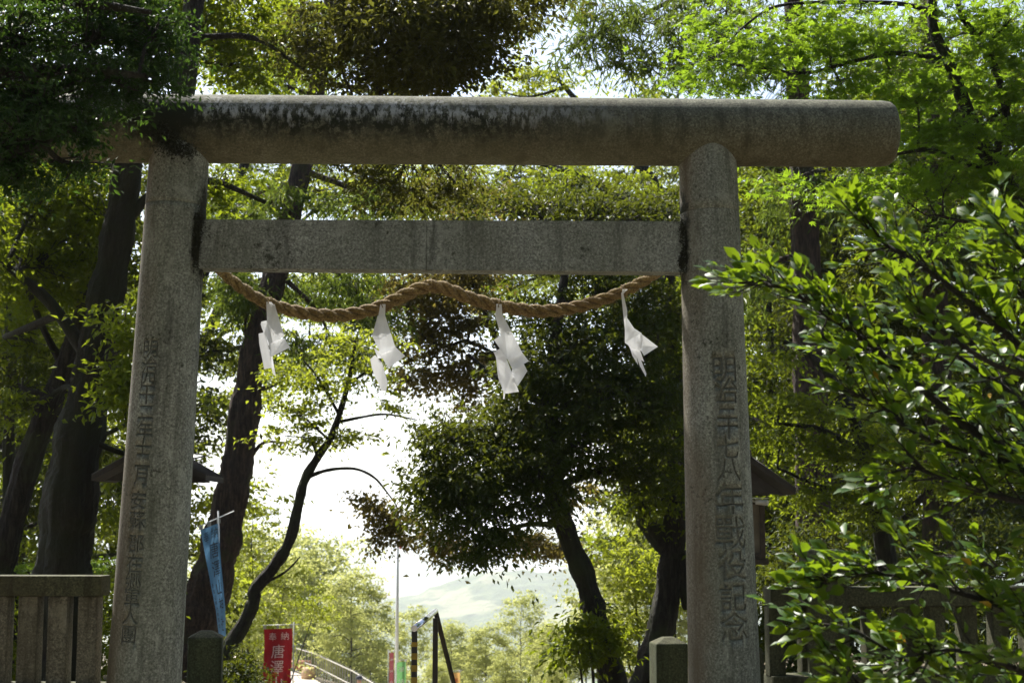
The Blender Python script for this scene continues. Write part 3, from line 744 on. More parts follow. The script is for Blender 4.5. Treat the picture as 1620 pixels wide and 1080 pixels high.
# ---------------------------------------------------------------- flagpole
fp = P(628, 1000, 44.5); g = gz(fp.x, 44.5)
o = empty('flagpole', (fp.x, 44.5, g), 'tall white flagpole with a limp flag rising over the pale trees', 'flagpole')
ztop = P(628, 812, 44.5).z
b = MB(); b.tube([(fp.x, 44.5, g-.3), (fp.x, 44.5, ztop)], [.062, .036], 12); b.build('pole', M_white, o)
b = MB(); b.bm.faces.ensure_lookup_table(); bmesh.ops.create_uvsphere(b.bm, u_segments=12, v_segments=8, radius=.06, matrix=Matrix.Translation((fp.x, 44.5, ztop+.04))); b.build('finial', M_yel, o)
b = MB(); G = []
for j in range(14):
    row = []
    for i in range(9):
        s = i/8; t = j/13; row.append(b.bm.verts.new((fp.x + (.05 + .34*s*(.4+.6*t))*(1 if s < .5 else .9), 44.5 + .09*math.sin(s*15), ztop - .12 - t*.9 - s*s*.25)))
    G.append(row)
for j in range(13):
    for i in range(8): b.bm.faces.new((G[j][i], G[j+1][i], G[j+1][i+1], G[j][i+1])).smooth = True
fg = b.build('flag', [M_wtx, M_red], o)
for p in fg.data.polygons:
    if p.index % 8 == 0 : p.material_index = 1

# ---------------------------------------------------------------- railings, log seat by the path
def railing(label, pts, h=1.0, step=1.0):
    p0 = pts[0]; o = empty('path_railing', (p0[0], p0[1], gz(*p0)), label, 'railing')
    d = 0; P3 = []
    for (x0, y0), (x1, y1) in zip(pts, pts[1:]):
        Ls = math.hypot(x1-x0, y1-y0); k = int(Ls/step)
        for j in range(k): P3.append((x0+(x1-x0)*j/k, y0+(y1-y0)*j/k))
    for (x, y) in P3:
        b = MB(); b.box((x, y, gz(x, y)+h/2), (.035, .035, h+.1), None, .006); b.build('baluster', M_rail, o)
    for hh in (.97, .5):
        b = MB(); b.tube([(x, y, gz(x, y)+h*hh) for x, y in P3], .026, 6); b.build('rail', M_rail, o)
railing('pale railing along the right edge of the sunny path', [(-4.0, 48.5), (-5.65, 55), (-8.05, 63), (-10.9, 70)], 1.05, .5)
railing('pale railing left of the red banner', [(P(370, 1000, 50).x, 50), (P(418, 1000, 60).x, 60)], 1.1, .4)
c = P(472, 1060, 64.5); zg = gz(c.x, 64.5)
o = empty('log_bench', (c.x, 64.5, zg), 'reddish log bench on the sunny path right of the red banner', 'bench')
b = MB(); b.tube([(c.x-1.0, 64.8, zg+.42), (c.x+.5, 64.6, zg+.42)], .20, 14); b.build('log_seat', M_pink, o)
b = MB(); b.tube([(c.x-.8, 64.75, zg), (c.x-.8, 64.75, zg+.26)], .15, 10); b.build('support', M_pink, o)
b = MB(); b.tube([(c.x+.3, 64.6, zg), (c.x+.3, 64.6, zg+.26)], .15, 10); b.build('support', M_pink, o)
c2 = P(488, 1060, 63); zg = gz(c2.x, 63)
b = MB(); b.tube([(c2.x, 63, zg), (c2.x, 63, zg+.46)], [.30, .26], 16); o = b.build('stump_seat', M_tan); recentre(o.data, (c2.x, 63, zg)); o.location = (c2.x, 63, zg)
tag(o, 'round cut stump seat at the end of the log bench', 'stump seat')

# ---------------------------------------------------------------- visitor on the path
def skinned(name, joints, edges, radii, mat, parent, sub=1):
    me = bpy.data.meshes.new(name); me.from_pydata(joints, edges, []); o = bpy.data.objects.new(name, me); COL.objects.link(o)
    sk = o.modifiers.new('s', 'SKIN'); sk.use_smooth_shade = True; ss = o.modifiers.new('ss', 'SUBSURF'); ss.levels = sub; ss.render_levels = sub
    for i, r in enumerate(radii): me.skin_vertices[0].data[i].radius = r if isinstance(r, tuple) else (r, r)
    me.skin_vertices[0].data[0].use_root = True
    dg = bpy.context.evaluated_depsgraph_get(); dg.update(); m2 = bpy.data.meshes.new_from_object(o.evaluated_get(dg)); bpy.data.objects.remove(o)
    for p in m2.polygons: p.use_smooth = True
    m2.name = name; return link(name, m2, mat, parent)
M_skin = simple('skin', (.45, .27, .19), .6); M_navy = simple('navy cloth', (.015, .02, .04), .9); M_trs = simple('grey trousers', (.08, .08, .09), .9); M_cap = simple('dark cap', (.02, .02, .035), .8)
pp = P(568, 1068, 45.5); pg = gz(pp.x, 45.5)
per = empty('person', (pp.x, 45.5, pg), 'person in a dark cap and navy jacket walking on the path left of the flagpole', 'person', rz=R(25))
J = [(0,0,.92), (0,0,1.12), (0,.01,1.34), (0,.01,1.44), (0,-.015,1.56), (0,-.02,1.66), (.17,.01,1.36), (.21,.03,1.12), (.20,-.07,.88), (.20,-.09,.80), (-.17,.01,1.36), (-.21,-.03,1.12), (-.20,-.13,.90), (-.20,-.15,.82),
     (.09,0,.86), (.10,-.12,.50), (.10,-.14,.08), (.10,-.24,.04), (-.09,0,.86), (-.10,.06,.50), (-.10,.24,.12), (-.10,.18,.04)]
E = [(0,1), (1,2), (2,3), (3,4), (4,5), (2,6), (6,7), (7,8), (8,9), (2,10), (10,11), (11,12), (12,13), (0,14), (14,15), (15,16), (16,17), (0,18), (18,19), (19,20), (20,21)]
Rr = [(.13,.10), (.12,.09), (.13,.09), .052, (.075,.09), (.065,.08), .055, .042, .034, .03, .055, .042, .034, .03, .085, .055, .04, .038, .085, .055, .04, .038]
skinned('body', J, E, Rr, M_skin, per, 2)
Jj = J[:3] + [J[6], J[7], J[8], J[10], J[11], J[12]]
skinned('jacket', [(0,0,.84), J[1], (0,.01,1.37)] + [J[6], J[7], J[8], J[10], J[11], J[12]], [(0,1), (1,2), (2,3), (3,4), (4,5), (2,6), (6,7), (7,8)], [(.16,.125), (.145,.11), (.13,.10), .075, .06, .05, .075, .06, .05], M_navy, per, 2)
skinned('trousers', [J[0], J[14], J[15], (.10,-.14,.12), J[18], J[19], (-.10,.23,.16)], [(0,1), (1,2), (2,3), (0,4), (4,5), (5,6)], [(.14,.115), .10, .07, .06, .10, .07, .06], M_trs, per, 2)
b = MB(); bmesh.ops.create_uvsphere(b.bm, u_segments=16, v_segments=10, radius=.105)
bmesh.ops.delete(b.bm, geom=[v for v in b.bm.verts if v.co.z < -.02], context='VERTS')
b.box((0, -.13, -.005), (.15, .12, .014), None, .004)
capo = b.build('cap', M_cap, None); capo.parent = per; capo.location = (0, -.02, 1.655)

# ---------------------------------------------------------------- foliage machinery
def unit(a): return a/np.maximum(np.linalg.norm(a, axis=-1, keepdims=True), 1e-9)
def leaves_mesh(name, C, A, Nn, Ls, Ws, shape, r):
    n = len(C); A = unit(A); Nn = unit(Nn - A*np.sum(Nn*A, 1, keepdims=True)); S = np.cross(A, Nn)
    Ls = Ls[:, None]; Ws = Ws[:, None]; tone = np.clip(r.normal(.5, .22, n), 0, 1)
    if shape == 'quad':
        V = np.stack([C - A*Ls*.5, C + S*Ws*.5 + Nn*Ws*.18 - A*Ls*.05, C + A*Ls*.5 - Nn*Ls*.08, C - S*Ws*.5 + Nn*Ws*.18 - A*Ls*.05], 1).reshape(-1, 3)
        return np_mesh(name, V, np.arange(4*n), 4, False, tone)
    if shape == 'oval':     # broad leaf with folded midrib: 8 verts, 6 quads/tri as quads
        P_ = lambda a, s, h: C + A*Ls*a + S*Ws*s + Nn*Ls*h
        V = np.stack([P_(-.5, 0, 0), P_(-.22, .40, .06), P_(.12, .48, .05), P_(.5, 0, -.12), P_(.12, -.48, .05), P_(-.22, -.40, .06), P_(-.2, 0, .0), P_(.15, 0, -.01)], 1).reshape(-1, 3)
        q = np.array([[0, 1, 6, 6], [1, 2, 7, 6], [2, 3, 7, 7], [0, 6, 5, 5], [6, 7, 4, 5], [7, 3, 4, 4]])
        tri = np.array([[0, 6, 1], [1, 6, 7], [1, 7, 2], [2, 7, 3], [0, 5, 6], [5, 4, 7], [5, 7, 6], [4, 3, 7]])
        Fi = (tri[None] + (np.arange(n)*8)[:, None, None]).reshape(-1)
        return np_mesh(name, V, Fi, 3, True, np.repeat(tone, 8))
    if shape == 'maple':    # five pointed lobes
        out = []
        for ang, l in ((-74, .50), (-38, .80), (0, 1.0), (38, .80), (74, .50)):
            ca, sa = math.cos(R(ang)), math.sin(R(ang)); D = A*ca + S*sa; E_ = -A*sa + S*ca
            b0 = C - A*Ls*.35
            out.append(np.stack([b0, b0 + D*Ls*l*.5 + E_*Ls*.12 , b0 + D*Ls*l - Nn*Ls*.06, b0 + D*Ls*l*.5 - E_*Ls*.12], 1))
        V = np.stack(out, 1).reshape(-1, 3)
        return np_mesh(name, V, np.arange(len(V)), 4, False, np.repeat(tone, 5))
class Tubes:
    def __init__(s): s.V = []; s.F = []; s.n = 0
    def add(s, pts, rad, k=6, rough=None):
        pts = np.asarray(pts, float); rad = np.asarray(rad, float); m = len(pts)
        T_ = unit(np.gradient(pts, axis=0)); ref = np.array([.3, .9, .31]) if abs(T_[0][2]) > .7 else np.array([0.1, .05, 1.0])
        U = unit(np.cross(T_, ref)); W = np.cross(T_, U); a = np.arange(k)*2*math.pi/k
        if rough is not None:      # fluted, knobbly bark
            z_ = np.arange(m)[:, None]; ph = rough.uniform(0, 6, 6)
            f = 1 + .055*np.sin(3*a[None] + ph[0] + .05*z_) + .04*np.sin(7*a[None] + ph[1] + .09*z_) + .03*np.sin(12*a[None] + ph[2] - .05*z_) + .035*np.sin(.45*z_ + 2*a[None] + ph[3]) + .022*rough.normal(size=(m, k))
            rad2 = rad[:, None]*f
        else: rad2 = np.repeat(rad[:, None], k, 1)
        ring = pts[:, None] + (U[:, None]*np.cos(a)[None, :, None] + W[:, None]*np.sin(a)[None, :, None])*rad2[:, :, None]
        s.V.append(ring.reshape(-1, 3)); i = np.arange(m*k).reshape(m, k) + s.n; j = np.roll(i, -1, 1)
        s.F.append(np.stack([i[:-1], j[:-1], j[1:], i[1:]], -1).reshape(-1, 4)); s.n += m*k
    def mesh(s, name): return np_mesh(name, np.concatenate(s.V), np.concatenate(s.F), 4, True)
def px_path(path, Y):
    out = []; rad = []
    for p in path:
        yy_ = p[3] if len(p) > 3 else Y; out.append(P(p[0], p[1], yy_)); rad.append(p[2]*.5/F*yy_)
    return np.array([list(v) for v in out]), np.array(rad)
def smooth_path(pts, rad, m=5):
    c = catmull(pts, m); rr = np.interp(np.linspace(0, len(pts)-1, len(c)), np.arange(len(pts)), rad); return c, rr
KIND = {  # leaf length, width ratio, shape, spread of a spray, flatness, leaves per spray, up-bias, droop
 'nearfine': (.050, .40, 'quad', .14, .35, 46, .9, .3),
 'dark':  (.088, .42, 'quad', .27, .30, 46, .9, .45),
 'mid':   (.082, .48, 'quad', .27, .26, 42, 1.1, .3),
 'olive': (.080, .46, 'quad', .26, .32, 44, .9, .4),
 'bronze':(.075, .58, 'quad', .24, .40, 46, .8, .4),
 'maple': (.062, .80, 'maple', .24, .14, 28, 2.2, .15),
 'young': (.082, .55, 'quad', .27, .20, 36, 1.3, .3),
 'pale':  (.130, .55, 'quad', .38, .40, 40, .9, .3),
 'cedar': (.150, .16, 'quad', .26, .40, 44, .5, .9),
}
def crown_parts(blobs, kind, r, hubs_from, wood, scale=1.0, dens=1.0, limb_r=.035):
    """blobs: list of (centre, radii(3), n_clumps). Limbs run from hubs_from(centre) to each blob, twigs on to each clump."""
    ll, wr, shape, cr, flat, per, upb, droop = KIND[kind]; ll *= scale; cr *= scale
    Cs, As, Ns = [], [], []
    for (c, rad, n) in blobs:
        n = max(2, int(n*dens)); c = np.array(c, float); rad = np.array(rad, float)
        d = unit(r.normal(size=(n, 3))); q = r.uniform(.05, 1.35, n)**(1/1.9); cc = c + d*rad*q[:, None]
        cc += r.normal(size=(n, 3))*rad*.10
        if hubs_from is not None:
            h = hubs_from(c)
            if h is not None:
                h, hr_ = h; mid = (h + c)/2 + r.normal(size=3)*.08*np.linalg.norm(c-h) + [0, 0, .04*np.linalg.norm(c-h)]
                lp = catmull([h, mid, c], 5); wood.add(lp, np.linspace(min(limb_r*1.3, hr_*.75), limb_r*.35, len(lp)), 6)
                pool = np.concatenate([lp[5:], ])
                for k in range(n):
                    a = pool[r.integers(0, len(pool))]; m_ = (a + cc[k])/2 + r.normal(size=3)*.05 + [0, 0, .04]
                    wood.add([a, m_, cc[k]], [limb_r*.22, limb_r*.15, limb_r*.05], 3)
        m = per; cen = np.repeat(cc, m, 0)
        cs = r.uniform(.35, 1.45, n); off = r.normal(size=(n*m, 3))*cr*.55*np.repeat(cs, m)[:, None]; off[:, 2] *= flat
        # tilt of each spray
        tilt = r.normal(size=(n, 2))*.28; off[:, 2] += off[:, 0]*np.repeat(tilt[:, 0], m) + off[:, 1]*np.repeat(tilt[:, 1], m)
        off[:, 2] -= droop*.5*np.linalg.norm(off[:, :2], axis=1)
        outd = unit(off + r.normal(size=off.shape)*.5*cr); outd[:, 2] -= droop*.6
        nn_ = r.normal(size=off.shape)*.55; nn_[:, 2] += upb
        Cs.append(cen + off); As.append(outd + r.normal(size=off.shape)*.35); Ns.append(nn_)
    C = np.concatenate(Cs); A_ = np.concatenate(As); Nn = np.concatenate(Ns); n = len(C)
    Ls = ll*r.uniform(.65, 1.25, n); return C, A_, Nn, Ls, Ls*wr, shape
def nearest_on(paths):
    allp = np.concatenate([p for p, _ in paths]); allr = np.concatenate([q for _, q in paths])
    def f(c):
        dz = allp[:, 2] - c[2]; d = np.linalg.norm(allp - c, axis=1) + np.where(dz > -.2, .8*(dz + .2), 0); i = int(np.argmin(d)); return allp[i], allr[i]
    return f
def tree(name, label, Y, trunks, blobs, kind, bark='dark', seed=1, dens=1.0, scale=1.0, cat='tree', group=None, root=True, limb_r=.035, extra=None, crown_label=None):
    """trunks: list of pixel paths, the first reaches the ground; blobs: (u, v, Y, ru_px, rv_px, rY_m, n)"""
    r = np.random.default_rng(seed); wood = Tubes(); paths = []
    for k, tp in enumerate(trunks):
        pts, rad = px_path(tp, Y)
        if k == 0 and root:
            d = pts[0] - pts[1]; d = d/np.linalg.norm(d); g_ = gz(pts[0][0], pts[0][1])
            if pts[0][2] > g_ + .05:
                dd = np.array([d[0]*.5, d[1]*.5, -1.0]); hgt = pts[0][2] - g_ + .15; e = pts[0] + dd*hgt
                pts = np.vstack([e, pts[0] + dd*hgt*.5, pts]); rad = np.r_[rad[0]*1.5, rad[0]*1.12, rad]
        c, rr = smooth_path(pts, rad)
        rr = rr*(1 + .06*np.sin(np.arange(len(rr))*1.3 + seed) + .03*r.normal(size=len(rr)))
        if rr.max() > .09:
            c, rr = smooth_path(c, rr, 4); wood.add(c, rr, 36, r)
        else: wood.add(c, rr, 14 if rr.max() > .06 else 7)
        paths.append((c, rr))
    base = paths[0][0][0].copy()
    B = []
    for (u, v, Yb, ru, rv, rY, n) in blobs:
        B.append((P(u, v, Yb), (ru/F*Yb, rY, rv/F*Yb), n))
    C, A_, Nn, Ls, Ws, shape = crown_parts(B, kind, r, nearest_on(paths), wood, scale, dens, limb_r)
    o = empty(name, base, label, cat, group)
    tm = wood.mesh('trunk'); recentre(tm, base); link('trunk', tm, BM[bark], o)
    cm_ = leaves_mesh('crown', C - base, A_, Nn, Ls, Ws, shape, r); link('crown', cm_, LM[kind], o, crown_label)
    if extra:
        for (nm, kd, bl, dn) in extra:
            w2 = Tubes(); B2 = [(P(u, v, Yb), (ru/F*Yb, rY, rv/F*Yb), n) for (u, v, Yb, ru, rv, rY, n) in bl]
            C, A_, Nn, Ls, Ws, shape = crown_parts(B2, kd, r, nearest_on(paths), w2, scale, dn, limb_r*.7)
            link(nm, leaves_mesh(nm, C - base, A_, Nn, Ls, Ws, shape, r), LM[kd], o); t2 = w2.mesh('limbs'); recentre(t2, base); link('limb', t2, BM[bark], o)
    return o

# ================================================================ trees
# --- fine leaved evergreen hanging over the left end of the lintel (nearest)
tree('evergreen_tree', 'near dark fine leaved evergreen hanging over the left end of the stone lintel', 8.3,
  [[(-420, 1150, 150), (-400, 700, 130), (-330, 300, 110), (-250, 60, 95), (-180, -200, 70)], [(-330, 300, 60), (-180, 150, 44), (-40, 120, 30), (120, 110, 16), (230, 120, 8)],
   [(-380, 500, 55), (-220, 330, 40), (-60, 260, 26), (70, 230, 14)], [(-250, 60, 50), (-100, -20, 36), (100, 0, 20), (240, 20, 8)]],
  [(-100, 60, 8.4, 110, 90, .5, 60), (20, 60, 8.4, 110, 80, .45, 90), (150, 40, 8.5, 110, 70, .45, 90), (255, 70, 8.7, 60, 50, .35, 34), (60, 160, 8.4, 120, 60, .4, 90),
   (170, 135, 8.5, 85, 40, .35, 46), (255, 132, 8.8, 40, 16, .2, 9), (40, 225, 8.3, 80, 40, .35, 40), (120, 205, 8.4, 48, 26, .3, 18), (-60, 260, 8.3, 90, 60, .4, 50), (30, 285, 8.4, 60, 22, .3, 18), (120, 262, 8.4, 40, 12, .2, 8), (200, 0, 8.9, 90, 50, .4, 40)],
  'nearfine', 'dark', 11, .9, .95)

# --- big mossy trunk behind the left post
tree('evergreen_tree', 'old tree with a thick mossy trunk rising behind the stone fence and left gate post', 14.2,
  [[(98, 930, 86), (108, 820, 82), (122, 700, 74), (145, 600, 64), (166, 480, 54), (186, 380, 50), (202, 270, 44), (212, 130, 40), (222, 0, 36), (235, -160, 30)],
   [(150, 580, 24), (80, 480, 18), (10, 420, 12)], [(190, 360, 20), (250, 300, 16), (330, 285, 12), (420, 320, 7)], [(205, 240, 20), (120, 180, 14), (40, 160, 9)], [(128, 690, 14), (180, 712, 9), (240, 730, 6)]],
  [(60, 330, 15.2, 90, 45, .7, 60), (30, 430, 15.4, 90, 50, .7, 60), (110, 420, 15.2, 70, 50, .6, 50), (50, 520, 16.4, 80, 40, .7, 40), (205, 600, 13.2, 30, 60, .4, 24), (200, 520, 13.2, 24, 40, .3, 12),
   (150, 340, 14.8, 60, 40, .6, 24), (-60, 400, 14, 70, 140, .8, 70), (60, 640, 15.5, 60, 40, .6, 18), (350, 60, 14.5, 100, 60, .8, 40), (420, 110, 15, 90, 40, .8, 32), (340, 300, 14.5, 60, 26, .6, 20), (240, 0, 14, 120, 60, .8, 60), (400, 0, 14, 100, 40, .8, 40), (110, 250, 14.5, 90, 50, .8, 50), (200, 640, 13.3, 40, 30, .4, 14)],
  'mid', 'mossy', 12, .95, 1.0)
tree('evergreen_tree', 'slender dark trunk slanting up to the right beyond the left stone fence', 15.4,
  [[(-5, 930, 42), (8, 870, 40), (42, 745, 38), (76, 650, 36), (110, 560, 31), (142, 460, 27), (168, 370, 22), (190, 260, 16), (200, 120, 12)], [(100, 580, 14), (60, 500, 10), (20, 380, 7)]],
  [(120, 320, 15.6, 80, 50, .7, 40), (190, 400, 15.8, 50, 60, .6, 26), (60, 260, 15.6, 80, 60, .7, 40), (20, 600, 15.8, 60, 60, .7, 20), (200, 180, 15.6, 80, 60, .7, 34)],
  'dark', 'dark', 13)
tree('evergreen_tree', 'thin upright trunk at the far left behind the stone fence', 17.0,
  [[(20, 960, 20), (14, 800, 18), (14, 700, 17), (18, 580, 15), (12, 450, 13), (2, 320, 10), (0, 150, 7)]],
  [(0, 540, 17, 70, 60, .7, 30), (20, 400, 17.2, 80, 70, .8, 36), (0, 250, 17, 90, 70, .8, 36), (-10, 700, 17.5, 50, 60, .6, 14)],
  'mid', 'dark', 14)

# --- tall cedar behind the left post
tree('cedar_tree', 'tall reddish barked cedar leaning right behind the pale blue banner', 24.0,
  [[(300, 1020, 76), (318, 960, 70), (338, 900, 62), (356, 830, 56), (375, 740, 50), (394, 610, 44), (414, 510, 40), (438, 425, 37), (466, 310, 33), (492, 190, 28), (515, 60, 22), (535, -90, 15)],
   [(390, 620, 10), (430, 610, 6), (455, 600, 3)], [(420, 480, 10), (400, 470, 8), (388, 510, 5), (390, 545, 3)], [(450, 440, 10), (500, 490, 6), (525, 540, 3)], [(455, 400, 12), (530, 430, 8), (580, 480, 5), (600, 520, 3)],
   [(480, 290, 12), (420, 300, 8), (360, 340, 5)], [(480, 270, 12), (560, 300, 8), (640, 340, 4)], [(500, 130, 12), (600, 150, 7), (680, 210, 4)], [(370, 780, 8), (410, 705, 6), (455, 700, 3)]],
  [(385, 470, 24, 45, 30, .6, 26), (550, 460, 24, 60, 26, .8, 26), (600, 500, 24.2, 45, 26, .6, 18), (500, 470, 24.5, 45, 22, .6, 14), (420, 320, 24, 60, 28, .9, 26), (350, 330, 24, 50, 30, .8, 20), (560, 320, 24, 80, 26, .9, 26), (640, 320, 24, 50, 26, .9, 16),
   (500, 60, 24, 70, 50, 1.0, 30), (430, 130, 24, 60, 28, .9, 16), (590, 180, 24, 60, 30, .9, 14), (360, 440, 24, 30, 30, .5, 10), (480, 545, 24, 50, 26, .7, 14), (560, 560, 24, 50, 22, .7, 12)],
  'cedar', 'cedar', 15, 1.0, 1.15)

# --- crooked thin maple in the opening
tree('maple_tree', 'thin crooked maple with a kinked dark trunk left of centre in the gate opening', 20.0,
  [[(358, 1034, 24), (385, 988, 21), (401, 950, 20), (404, 930, 20), (430, 900, 19), (458, 855, 17), (472, 800, 15), (482, 760, 14), (503, 722, 12), (524, 690, 11), (540, 645, 9), (552, 600, 7), (562, 545, 5)],
   [(484, 756, 7), (508, 746, 6), (535, 741, 5), (565, 742, 4.5), (592, 755, 4), (612, 778, 3), (628, 800, 2)], [(532, 668, 6), (570, 660, 4.5), (610, 655, 3.5), (660, 664, 2)], [(536, 655, 6), (505, 600, 4), (480, 570, 2.5)], [(548, 610, 5), (590, 580, 4), (640, 540, 2)], [(520, 695, 5), (480, 660, 3), (440, 640, 2)], [(412, 925, 5), (450, 905, 3.5), (475, 880, 2)]],
  [(500, 600, 20, 70, 32, .6, 30), (470, 650, 20, 48, 26, .6, 20), (590, 590, 20, 50, 28, .6, 18), (560, 540, 20, 70, 26, .7, 24), (450, 690, 20.3, 40, 20, .4, 10), (540, 690, 20, 45, 18, .5, 10), (440, 590, 20, 40, 26, .6, 12), (620, 640, 20, 36, 14, .4, 6), (495, 700, 20, 34, 14, .4, 7)],
  'young', 'dark', 16, 1.0, .9, limb_r=.012,
  extra=[('hanging_leaves', 'bronze', [(598, 815, 20, 38, 30, .35, 16), (612, 850, 20, 26, 26, .3, 14), (580, 800, 20, 26, 16, .3, 6), (630, 825, 20, 18, 30, .3, 10)], 1.0)])

# --- dark evergreen right of centre
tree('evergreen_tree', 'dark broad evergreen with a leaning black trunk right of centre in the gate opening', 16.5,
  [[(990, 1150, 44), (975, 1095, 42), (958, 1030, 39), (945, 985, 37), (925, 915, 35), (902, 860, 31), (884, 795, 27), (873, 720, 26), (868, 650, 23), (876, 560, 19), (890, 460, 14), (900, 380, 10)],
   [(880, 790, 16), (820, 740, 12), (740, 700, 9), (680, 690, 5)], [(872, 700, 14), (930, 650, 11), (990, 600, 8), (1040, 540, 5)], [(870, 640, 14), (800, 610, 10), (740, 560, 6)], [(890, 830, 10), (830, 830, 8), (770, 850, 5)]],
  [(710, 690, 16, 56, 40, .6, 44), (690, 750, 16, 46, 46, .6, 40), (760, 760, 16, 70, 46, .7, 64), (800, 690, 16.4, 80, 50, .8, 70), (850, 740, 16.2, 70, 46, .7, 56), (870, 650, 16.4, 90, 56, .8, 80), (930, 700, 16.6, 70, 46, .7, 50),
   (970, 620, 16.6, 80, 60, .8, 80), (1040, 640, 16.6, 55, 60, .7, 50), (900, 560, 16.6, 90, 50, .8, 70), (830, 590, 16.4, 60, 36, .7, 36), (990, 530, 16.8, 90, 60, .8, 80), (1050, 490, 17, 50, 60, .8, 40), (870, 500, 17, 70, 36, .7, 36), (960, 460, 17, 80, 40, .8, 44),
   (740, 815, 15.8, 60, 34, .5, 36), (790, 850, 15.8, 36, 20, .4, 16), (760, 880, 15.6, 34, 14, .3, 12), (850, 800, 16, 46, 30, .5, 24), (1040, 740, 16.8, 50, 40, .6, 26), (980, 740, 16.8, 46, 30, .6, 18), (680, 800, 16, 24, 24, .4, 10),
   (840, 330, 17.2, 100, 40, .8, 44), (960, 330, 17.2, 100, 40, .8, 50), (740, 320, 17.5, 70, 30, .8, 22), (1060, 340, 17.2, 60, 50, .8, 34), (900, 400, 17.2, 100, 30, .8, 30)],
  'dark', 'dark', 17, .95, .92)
tree('evergreen_tree', 'forked black trunk leaning left just left of the right gate post', 17.6,
  [[(1012, 1130, 50), (1030, 1050, 46), (1046, 990, 42), (1058, 920, 40), (1066, 840, 36), (1072, 760, 30), (1072, 680, 26), (1066, 580, 20), (1060, 460, 15), (1050, 330, 10)],
   [(1100, 960, 40), (1085, 905, 38), (1060, 868, 36), (1032, 835, 32), (1008, 795, 26), (990, 760, 22), (972, 715, 16), (960, 640, 11)], [(1068, 800, 10), (1020, 770, 6), (970, 780, 3)]],
  [(1040, 800, 17.4, 44, 36, .5, 22), (1080, 730, 17.4, 50, 50, .6, 30), (1090, 840, 17.8, 40, 40, .5, 16), (1010, 700, 17.8, 60, 50, .7, 32), (1060, 560, 17.8, 60, 60, .8, 36), (1030, 430, 18, 60, 40, .8, 26), (1100, 600, 18, 60, 70, .8, 40)],
  'mid', 'dark', 18)
tree('broadleaf_tree', 'bronze leaved tree hanging behind the dark evergreen between the middle paper streamers', 25.0,
  [[(985, 1110, 24), (950, 1000, 22), (922, 910, 20), (890, 800, 18), (866, 700, 16), (820, 620, 14), (790, 550, 11), (770, 500, 9), (742, 430, 7), (720, 350, 5)], [(800, 570, 7), (740, 540, 6), (700, 548, 4), (655, 520, 3)], [(860, 740, 9), (760, 780, 5), (690, 820, 3)]],
  [(660, 600, 25, 44, 24, .7, 16), (640, 460, 25, 50, 24, .8, 20), (740, 440, 25, 60, 26, .8, 22), (700, 480, 25, 60, 34, .8, 34), (680, 540, 25, 50, 30, .7, 26), (720, 590, 25, 50, 30, .7, 24), (740, 500, 25, 40, 40, .7, 20), (750, 640, 25.5, 40, 26, .6, 12), (690, 850, 25, 44, 24, .5, 16), (720, 870, 25, 34, 18, .4, 12), (830, 855, 25, 50, 20, .6, 18), (880, 865, 25, 36, 18, .5, 12), (910, 790, 25, 36, 24, .5, 10), (690, 430, 25, 60, 24, .8, 18), (770, 560, 25, 40, 40, .6, 16), (800, 330, 25, 90, 34, 1, 24), (700, 320, 25, 80, 30, 1, 20)],
  'bronze', 'dark', 19, 1.1, 1.25)
# ivy-like growth on the leaning trunk
r9 = np.random.default_rng(91)
def bush(name, label, cat, blobs, kind, seed, group=None, scale=1.0, dens=1.0, stem=True):
    r = np.random.default_rng(seed); B = [(P(u, v, Y), (ru/F*Y, rY, rv/F*Y), n) for (u, v, Y, ru, rv, rY, n) in blobs]
    x = float(np.mean([b_[0].x for b_ in B])); y = float(np.mean([b_[0].y for b_ in B])); base = np.array([x, y, gz(x, y)])
    wood = Tubes(); st = []
    for b_ in B:
        c = np.array(b_[0]); s0 = base + [r.normal()*.15, r.normal()*.15, -.1]; q = catmull([s0, (s0+c)/2 + r.normal(size=3)*.12, c], 5); rr = np.linspace(.03, .01, len(q)); wood.add(q, rr, 5); st.append((q, rr))
    C, A_, Nn, Ls, Ws, shape = crown_parts(B, kind, r, nearest_on(st), wood, scale, dens, .015)
    o = empty(name, base, label, cat, group); tm = wood.mesh('stem'); recentre(tm, base); link('stem', tm, BM['dark'], o)
    link('foliage', leaves_mesh('foliage', C - base, A_, Nn, Ls, Ws, shape, r), LM[kind], o); return o
bush('climbing_plant', 'leafy climber clinging to the foot of the leaning black trunk', 'climbing plant', [(930, 985, 16.1, 32, 26, .3, 16), (915, 1030, 16.1, 30, 30, .3, 16), (960, 1010, 16.2, 24, 30, .25, 10)], 'mid', 31)
bush('shrub', 'dim undergrowth behind the right stone fence', 'shrub', [(1230, 1010, 15, 44, 50, .6, 30), (1320, 980, 15.5, 60, 50, .7, 40), (1420, 990, 15.5, 60, 60, .7, 40), (1520, 980, 15.5, 60, 60, .7, 40), (1610, 980, 15.5, 50, 60, .7, 34), (1270, 1070, 14.5, 60, 30, .6, 24)], 'dark', 37)
bush('shrub', 'leafy shrub mass low behind the lantern at the right gate post', 'shrub', [(1230, 900, 19, 40, 60, .8, 34), (1300, 860, 20, 60, 60, .8, 40), (1400, 880, 20, 70, 60, .8, 44), (1510, 880, 20, 70, 60, .8, 44), (1600, 860, 20, 60, 60, .8, 40)], 'dark', 38)
bush('shrub', 'sunlit yellow green shrub between the leaning trunk and the right stone post', 'shrub', [(1000, 890, 20, 50, 46, .8, 30), (1030, 950, 20, 60, 50, .8, 34), (985, 1000, 20, 44, 44, .8, 22), (1050, 1040, 20, 50, 40, .8, 20), (1070, 880, 20.5, 40, 50, .8, 18)], 'young', 32, scale=.95)
